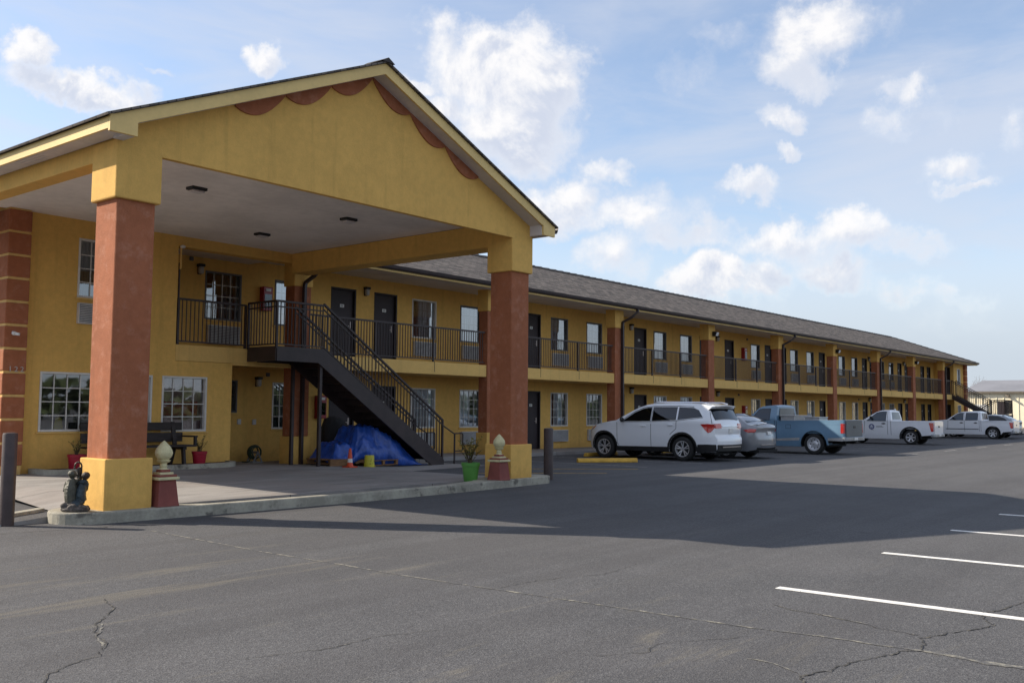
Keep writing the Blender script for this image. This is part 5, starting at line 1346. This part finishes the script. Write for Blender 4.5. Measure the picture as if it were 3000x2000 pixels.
finial(14.52, 12.10, .14, 'pineapple ornament on a red pedestal beside the far canopy pillar')

def statue(x, y, z):
    T = empty('garden_statue', (x, y, z)); tag(T, 'weathered bronze garden statue of two children at a water pump on a rock base', 'statue')
    T.rotation_euler = (0, 0, R(-38))
    # local frame: x to the right as seen from the car park, y away
    def blob(name, parts, m, vox=.007, par=None):
        g = MB()
        for p in parts:
            if p[0] == 'e': g.ell(p[1], p[2], 14, rot=Matrix.Rotation(p[3], 3, 'Y') if len(p) > 3 else None)
            else: g.tube(p[1], p[2], 10)
        o = g.build(name, m); o.parent = T
        rm = o.modifiers.new('skin', 'REMESH'); rm.mode = 'VOXEL'; rm.voxel_size = vox; rm.use_smooth_shade = True
        return o
    rk = [('e', (0, 0, .03), (.185, .15, .06))]
    rr = random.Random(3)
    for k in range(34):
        a = rr.uniform(0, 6.28); q = rr.uniform(.3, 1); rk.append(('e', (.155 * q * math.cos(a), .12 * q * math.sin(a), rr.uniform(.03, .10)), (rr.uniform(.025, .05), rr.uniform(.025, .045), rr.uniform(.02, .04))))
    blob('rock_base', rk, 'stone')
    # girl, seen from behind, long dress
    blob('child_figure', [('t', [(-.055, 0, .09), (-.062, 0, .20), (-.065, .0, .30), (-.06, 0, .385)], [.072, .082, .080, .052]), ('e', (-.06, 0, .40), (.058, .045, .03)),
        ('t', [(-.06, 0, .40), (-.055, 0, .44)], .024), ('e', (-.052, -.003, .475), (.047, .047, .052)), ('e', (-.052, -.018, .488), (.053, .05, .045)),
        ('t', [(-.115, 0, .375), (-.135, .02, .31), (-.155, .05, .255)], [.026, .022, .017]), ('t', [(-.01, 0, .385), (.02, .03, .40), (.03, .03, .45)], [.024, .019, .015])], 'bronze_green')['label'] = 'child in a long green dress'
    blob('child_figure', [('t', [(.075, 0, .13), (.06, -.01, .20), (.065, 0, .27), (.085, 0, .34)], [.062, .066, .060, .050]), ('e', (.085, 0, .375), (.060, .045, .035)),
        ('t', [(.09, 0, .38), (.10, 0, .42)], .024), ('t', [(.04, -.01, .14), (.0, -.06, .12), (-.03, -.08, .09)], [.036, .030, .022]), ('t', [(.09, -.01, .13), (.05, -.07, .10), (.01, -.10, .075)], [.036, .030, .022]),
        ('t', [(.05, .0, .37), (.02, .03, .36), (-.01, .04, .36)], [.024, .020, .016]), ('t', [(.13, 0, .36), (.12, .03, .28), (.09, .05, .24)], [.025, .021, .016])], 'bronze_blue')['label'] = 'child in blue overalls'
    blob('child_head', [('e', (.108, -.004, .455), (.052, .052, .052)), ('e', (.115, -.016, .463), (.054, .050, .046)), ('t', [(.098, 0, .39), (.104, 0, .43)], .022)], 'bronze')
    g = MB(); pt = [(.015, .05, .05), (.015, .05, .40), (.015, .05, .50)]
    g.tube(pt, [.028, .026, .024], 12); g.tube([(.015, .05, .50), (.015, .05, .54), (.03, .05, .565)], [.03, .03, .01], 12)
    hp = [(.045, .05, .36)] + [(.005 + .042 * math.cos(R(a)), .05, .575 + .055 * math.sin(R(a))) for a in range(0, 190, 20)] + [(-.037, .05, .54)]
    g.tube([(.047, .05, .36), (.047, .05, .48)] + hp[1:], .011, 8); g.tube([(.015, .05, .46), (-.03, .02, .465), (-.035, .015, .44)], .013, 8)
    o = g.build('water_pump', 'bronze', smooth=50); o.parent = T
statue(6.22, 12.33, .15)

# pots with plants
def pot(x, y, z, r0, r1, hh, m, lab, seed, twigs, leafy, height, spread, name='potted_plant'):
    rr = random.Random(seed); T = empty(name, (x, y, z)); tag(T, lab, 'potted plant')
    g = MB(); g.lathe([(r0 * .96, 0), (r0, .01), (r1 * .93, hh * .80), (r1, hh * .82), (r1 * 1.03, hh), (r1 * .93, hh), (r1 * .88, hh * .88), (.01, hh * .88)], (0, 0, 0), 28); o = g.build('pot', m, smooth=35); o.parent = T
    g = MB(); g.lathe([(r1 * .9, hh * .87), (r1 * .88, hh * .90), (.01, hh * .92)], (0, 0, 0), 20); o = g.build('soil', 'soil', smooth=40); o.parent = T
    g = MB(); lf = MB()
    for k in range(twigs):
        a = rr.uniform(0, 6.28); sp = rr.uniform(.2, 1) * spread; h_ = height * rr.uniform(.55, 1); b0_ = (rr.uniform(-.03, .03), rr.uniform(-.03, .03), hh * .88)
        p = [b0_]; n = 6
        for i in range(1, n + 1):
            q = i / n; p.append((b0_[0] + sp * q ** 1.5 * math.cos(a) + rr.uniform(-.012, .012), b0_[1] + sp * q ** 1.5 * math.sin(a) + rr.uniform(-.012, .012), hh * .88 + h_ * q))
        g.tube(p, [.008 * (1 - .75 * i / n) for i in range(n + 1)], 5)
        for i in range(leafy):
            q = rr.uniform(.35, 1); j = min(n - 1, int(q * n)); A = Vector(p[j]).lerp(Vector(p[j + 1]), q * n - j if j < n else 0)
            an = rr.uniform(0, 6.28); L = rr.uniform(.035, .07); dd = Vector((math.cos(an), math.sin(an), rr.uniform(-.4, .7))).normalized() * L; s_ = dd.cross(Vector((0, 0, 1))).normalized() * L * .28
            lf.add([A, A + dd * .5 + s_, A + dd, A + dd * .5 - s_], [(0, 1, 2, 3)])
    o = g.build('stems', 'twig', smooth=50); o.parent = T
    o = lf.build('leaves', 'leaf', fixn=False); o.parent = T
pot(9.47, 18.80, .26, .135, .175, .30, 'redpot', 'crimson pot with a dry twiggy plant left of the dark bench', 1, 16, 7, .36, .22)
pot(12.18, 18.72, .26, .125, .165, .29, 'redpot', 'crimson pot with a dry twiggy plant right of the dark bench', 2, 14, 9, .42, .20)
pot(14.14, 12.50, .12, .13, .18, .36, 'greenpot', 'bright green pot with a straggly yellowing plant beside the far canopy pillar', 5, 18, 34, .56, .34)

# bench
def bench(x, y, z):
    T = empty('park_bench', (x, y, z)); tag(T, 'dark brown wooden bench against the lobby wall behind the near pillar', 'bench')
    L = 2.3
    for k, (y0, z0, hh) in enumerate(((.10, .50, .20), (.13, .75, .17))):
        g = MB(); g.box(-L / 2, y0, z0, L / 2, y0 + .035, z0 + hh); o = g.build('backrest', 'benchwood', bevel=.006); o.parent = T
    for k in range(3):
        g = MB(); g.box(-L / 2 - .02, -.40 + .165 * k, .40, L / 2 + .02, -.25 + .165 * k, .44); o = g.build('seat', 'benchwood', bevel=.006); o.parent = T
    for s in (-1, 1):
        xx = s * (L / 2 - .22)
        g = MB(); g.bar((xx, -.34, 0), (xx, -.28, .40), .09, .06); g.bar((xx, .22, 0), (xx, .04, .45), .09, .06); g.bar((xx, .04, .40), (xx, .17, .93), .09, .05); g.bar((xx, -.36, .37), (xx, .10, .37), .09, .06)
        o = g.build('bench_frame', 'benchwood', bevel=.005); o.parent = T
    g = MB(); g.bar((L / 2 + .02, -.40, .62), (L / 2 + .02, .12, .62), .08, .035); g.bar((L / 2 + .02, -.36, .40), (L / 2 + .02, -.36, .62), .06, .05); o = g.build('armrest', 'benchwood'); o.parent = T
bench(10.83, 18.98, .26)

# hose reel in the niche
def hosereel(x, y, z):
    T = empty('hose_reel', (x, y, z)); tag(T, 'dark hose coiled on a reel standing in the niche left of the stairs', 'hose reel')
    g = MB()
    for j in range(5):
        rr = .14 + .018 * (j % 3); yy = -.08 + .04 * j; g.tube([(rr * math.cos(2 * math.pi * k / 26), yy, .26 + rr * math.sin(2 * math.pi * k / 26)) for k in range(27)], .018, 6)
    g.tube([(-.15, -.05, .1), (-.25, -.1, .03), (-.32, -.05, .025), (-.36, .02, .03)], .016, 6); o = g.build('hose', 'hose', smooth=50); o.parent = T
    g = MB(); 
    for s in (-1, 1): g.bar((-.14, s * .13, 0), (.0, s * .13, .27), .03, .03); g.bar((.14, s * .13, 0), (.0, s * .13, .27), .03, .03)
    g.tube([(0, -.14, .26), (0, .14, .26)], .03, 10); g.box(-.16, -.15, .0, .16, -.11, .03); g.box(-.16, .11, 0, .16, .15, .03); o = g.build('reel_stand', 'ac_dark'); o.parent = T
hosereel(15.0, 20.6, zdrive(15.0, 20.6) + .001)

# traffic cone
def cone(x, y, z):
    T = empty('traffic_cone', (x, y, z)); tag(T, 'small orange traffic cone with one white reflective band', 'traffic cone')
    g = MB(); g.box(-.13, -.13, 0, .13, .13, .028); g.lathe([(.10, .028), (.075, .06), (.062, .12)], (0, 0, 0), 22); g.lathe([(.058, .21), (.030, .44), (.022, .455), (.012, .457)], (0, 0, 0), 22); o = g.build('cone_body', 'orange', smooth=40, bevel=.004); o.parent = T
    g = MB(); 
    vs = []; n = 22
    g.lathe([(.0625, .119), (.0585, .213)], (0, 0, 0), n); o = g.build('reflective_band', 'reflective', smooth=40); o.parent = T
zc = zdrive(15.62, 17.65); cone(15.62, 17.68, zc + .002)
def bucket(x, y, z):
    T = empty('yellow_bucket', (x, y, z)); tag(T, 'yellow plastic bucket with dark lettering smears standing upside down by the tarp', 'bucket')
    g = MB(); g.lathe([(.155, .0), (.155, .012), (.132, .014), (.118, .27), (.112, .285), (.02, .288)], (0, 0, 0), 28); o = g.build('bucket_body', 'bucket', smooth=35); o.parent = T
    g = MB(); 
    rr = random.Random(4)
    for k in range(16):
        a = rr.uniform(-2.6, -.6); z_ = rr.uniform(.07, .22); r_ = .1315 - .055 * (z_ - .014) ; g.bar((r_ * math.cos(a), r_ * math.sin(a), z_), (r_ * math.cos(a + .25), r_ * math.sin(a + .25), z_ + rr.uniform(-.02, .02)), .008, .008)
    o = g.build('bucket_print', 'black'); o.parent = T
bucket(16.52, 17.98, zdrive(16.52, 17.98) + .002)

# tarp covered pile on pallets
def tarp():
    def hz(x, y):
        # height of the draped pile
        def box(x0, x1, y0, y1, h, s=.10):
            dx = max(x0 - x, 0, x - x1); dy = max(y0 - y, 0, y - y1); d = math.hypot(dx, dy); return h * math.exp(-(d / s) ** 1.4)
        z = max(box(15.75, 16.2, 18.6, 19.3, .60, .20), box(16.45, 17.1, 18.65, 19.2, 1.04, .42))
        q = (x - 16.85) / 1.68
        if 0 < q <= 1: z = max(z, (1.02 * (1 - q ** 1.35)) * (1 if 18.5 < y < 19.3 else math.exp(-((18.5 - y if y < 18.5 else y - 19.3) / .22) ** 1.5)))
        nz = noise.noise(Vector((x * 2.2, y * 2.2, 0))) * .07 + noise.noise(Vector((x * 5 + y * 3, y * 4, 3))) * .035 + (.5 - abs(noise.noise(Vector((x * 3.2 - y * 4.4, 7, x))))) ** 2 * .22 + (.5 - abs(noise.noise(Vector((x * 6.5 + y * 3.1, y * 2, 1))))) ** 2 * .13 - .06
        z = z + nz * min(1, z * 2)
        fl = zdrive(x, y) + .012
        return max(z + fl * .5, fl)
    g = MB(); nx_, ny_ = 130, 56; X0, X1, Y0_, Y1_ = 15.42, 18.62, 18.27, 19.55
    for j in range(ny_ + 1):
        for i in range(nx_ + 1):
            x = X0 + (X1 - X0) * i / nx_; y = Y0_ + (Y1_ - Y0_) * j / ny_
            z = hz(x, y)
            if j == 0: z = max(zdrive(x, y) + .02, z * .4 + .16 * (x < 16.6) - .1)
            yy = y + .035 * math.sin(x * 7 + z * 3) * (j < 8)
            g.v.append((x, yy, z))
    for j in range(ny_):
        for i in range(nx_):
            k = j * (nx_ + 1) + i
            if max(g.v[k][2], g.v[k + 1][2], g.v[k + nx_ + 1][2], g.v[k + nx_ + 2][2]) < .20 and (g.v[k][0] < 17.4): continue
            g.f.append((k, k + 1, k + nx_ + 2, k + nx_ + 1)); g.mi.append(0)
    o = g.build('blue_tarp', 'bluetarp', smooth=70, origin=(17, 18.9, 0)); s_ = o.modifiers.new('t', 'SOLIDIFY'); s_.thickness = .006
    tag(o, 'crumpled blue tarpaulin draped over a pile under the staircase', 'tarp'); o.location.x += .25
    g = MB()
    for k in range(6): g.box(15.35 + .0, 18.32 + .16 * k, .30, 16.55, 18.44 + .16 * k, .325)
    for yy in (18.34, 18.75, 19.15): g.box(15.35, yy, .22, 16.55, yy + .05, .299)
    g.box(15.34, 18.30, .16, 16.0, 18.335, .30)
    for k in range(5): g.box(15.4 + .26 * k, 18.33, .195, 15.52 + .26 * k, 19.22, .219)
    o = g.build('wooden_pallet', 'wood', origin=(15.9, 18.8, 0)); o.location.z = -.06
    tag(o, 'wooden pallet under the left end of the blue tarp', 'pallet'); o.location.x += .2
    g = MB()
    for k in range(5): g.box(16.75, 18.20 + .20 * k, .245, 17.75, 18.32 + .20 * k, .265)
    for xx in (16.76, 17.2, 17.66): g.box(xx, 18.21, .15, xx + .08, 19.1, .244)
    for k in range(3): g.box(16.75, 18.22 + .38 * k, .125, 17.75, 18.32 + .38 * k, .149)
    o = g.build('wooden_pallet', 'wood', origin=(17.2, 18.7, 0)); o.location.z = -.06
    tag(o, 'wooden pallet behind the yellow bucket under the tarp', 'pallet')
tarp()
g = MB()
g.tube([(0, 0, 0), (0, 0, .5), (0, 0, .95), (0, 0, 1.15), (0, 0, 1.22)], [.34, .36, .33, .25, .05], 18)
o = g.build('covered_grill', 'grillcover', smooth=60); o.location = (17.15, 20.1, .08); dm = o.modifiers.new('d', 'DISPLACE'); tx = bpy.data.textures.new('c', 'CLOUDS'); tx.noise_scale = .25; dm.texture = tx; dm.strength = .08
tag(o, 'dark cloth cover over a barbecue grill in the shade behind the stairs', 'grill')

# things behind the window glass; red and pink panels paint in a reflection
g = MB(); g.box(11.62, 19.43, 1.33, 12.55, 19.445, 1.64); o = g.build('red_reflection_panel', 'reflection_red', origin=(12, 19.43, 1.3)); tag(o, 'red panel standing in for the red reflection in the right lobby window', 'banner')
g = MB(); g.box(11.60, 19.47, .99, 12.68, 19.52, 2.18); o = g.build('pink_reflection_panel', 'reflection_pink', origin=(12, 19.5, 0)); tag(o, 'pinkish panel standing in for the reflected tint in the right lobby window', 'panel')
g = MB(); g.prism([(-.11, 0), (.11, 0), (.07, .27), (.04, .30), (-.04, .30), (-.07, .27)], 0, .02, 'y'); o = g.build('floor_sign', 'yellow_sign', bevel=.006); o.location = (9.40, 19.47, 1.0); tag(o, 'small yellow sign standing in the left lobby window', 'sign')
g = MB(); g.box(-.16, 0, 0, .12, .01, .30); o = g.build('window_notice', 'yellow_sign'); o.location = (14.6, 21.45, 1.42); tag(o, 'yellow notice in the small dark window left of the stairs', 'notice')

# ------------------------------------------------------------------ warehouse and trees at the right
W_ = empty('metal_warehouse', (120, 0, 0)); WI = Matrix.Translation((-120, 0, 0)); tag(W_, 'cream sheet metal warehouse with grey roof beyond the car park', 'warehouse')
def WP(mb, name, m, **k): o = mb.build(name, m, **k); o.parent = W_; o.matrix_parent_inverse = WI; return o
g = MB(); ya_, yb_ = -15, 29.5; g.box(120, ya_, 0, 138, yb_, 4.05)
g.add([(120, yb_, 4.05), (138, yb_, 4.05), (129, yb_, 5.5)], [(0, 1, 2)])
y = ya_
while y < yb_: g.box(119.94, y, 0.05, 120.001, y + .10, 4.04); y += .75
WP(g, 'wall', 'ware_wall')
g = MB(); g.add([(119.6, ya_, 4.02), (119.6, yb_ + .3, 4.02), (129, yb_ + .3, 5.55), (129, ya_, 5.55), (138.4, yb_ + .3, 4.02), (138.4, ya_, 4.02)], [(0, 1, 2, 3), (3, 2, 4, 5)]); ro2 = WP(g, 'roof', 'ware_roof'); s_ = ro2.modifiers.new('t', 'SOLIDIFY'); s_.thickness = .08; s_.offset = 1
g = MB(); g.box(119.55, ya_, 3.88, 119.68, yb_ + .3, 4.06); C_(g, 'eave_gutter', 'trim_dark', ro2)
g = MB(); g.box(119.9, 25.2, 0.0, 119.96, 26.15, 2.95); WP(g, 'door', 'door')
g = MB(); g.box(119.6, 24.9, 3.55, 119.95, 25.3, 3.7); g.bar((119.7, 25.2, 3.66), (119.3, 24.8, 3.45), .25, .12); WP(g, 'wall_lamp', 'trim_dark')
g = MB(); g.box(119.88, 27.2, 0, 119.95, 28.6, 2.6); WP(g, 'garage_door', 'white_plastic')

def bare_tree(x, y, hh, seed, lab):
    rr = random.Random(seed); T = empty('bare_tree', (x, y, 0)); tag(T, lab, 'tree', 'bare winter trees behind the warehouse')
    g = MB(); tw = MB()
    def br(p, d, L, r_, dep):
        n = 3; pts = [p]; q = p
        for i in range(n):
            d = (d + Vector((rr.uniform(-.16, .16), rr.uniform(-.16, .16), rr.uniform(-.05, .12)))).normalized(); q = q + d * (L / n); pts.append(q)
        tgt = g if dep < 3 else tw
        tgt.tube(pts, [r_, r_ * .85, r_ * .7, r_ * .55], 5 if dep < 2 else 3, cap=False)
        if dep >= 6: return
        for k in range(rr.choice((2, 3)) if dep < 5 else 3):
            a = rr.uniform(0, 6.28); s_ = rr.uniform(.35, .75); side = d.cross(Vector((math.cos(a), math.sin(a), .3))).normalized()
            br(pts[-1] if k else pts[2], (d + side * s_).normalized(), L * rr.uniform(.62, .80), r_ * .55, dep + 1)
    br(Vector((0, 0, 0)), Vector((0, 0, 1)), hh * .28, hh * .030, 0)
    o = g.build('trunk', 'bark', fixn=False); o.parent = T; o = tw.build('twigs', 'bark', fixn=False); o.parent = T
bare_tree(143, 34.2, 8.0, 11, 'taller bare winter tree just right of the motel roof end')
bare_tree(146, 32.2, 6.6, 12, 'low bare tree behind the left part of the warehouse roof')
bare_tree(150, 31.0, 6.9, 17, 'small bare tree peeping over the middle of the warehouse roof')
# tree belt across the road behind the camera: seen mirrored in the window panes
g = MB(); rr = random.Random(9)
for k in range(7000):
    x = rr.uniform(-60, 190); top = 3.6 + 1.6 * noise.noise(Vector((x * .07, 0, 0))) + 0.9 * noise.noise(Vector((x * .3, 4, 0)))
    z = rr.uniform(0, 1) ** .8 * top; y = -62 + rr.uniform(-3, 3); s_ = rr.uniform(.35, .8)
    a = Vector((rr.uniform(-1, 1), rr.uniform(-1, 1), rr.uniform(-1, 1))).normalized() * s_; b = a.cross(Vector((rr.uniform(-1, 1), rr.uniform(-1, 1), rr.uniform(-1, 1)))).normalized() * s_; p = Vector((x, y, z))
    g.add([p - a, p - b, p + a, p + b], [(0, 1, 2, 3)])
tag(g.build('tree_belt', 'foliage', fixn=False), kind='stuff')
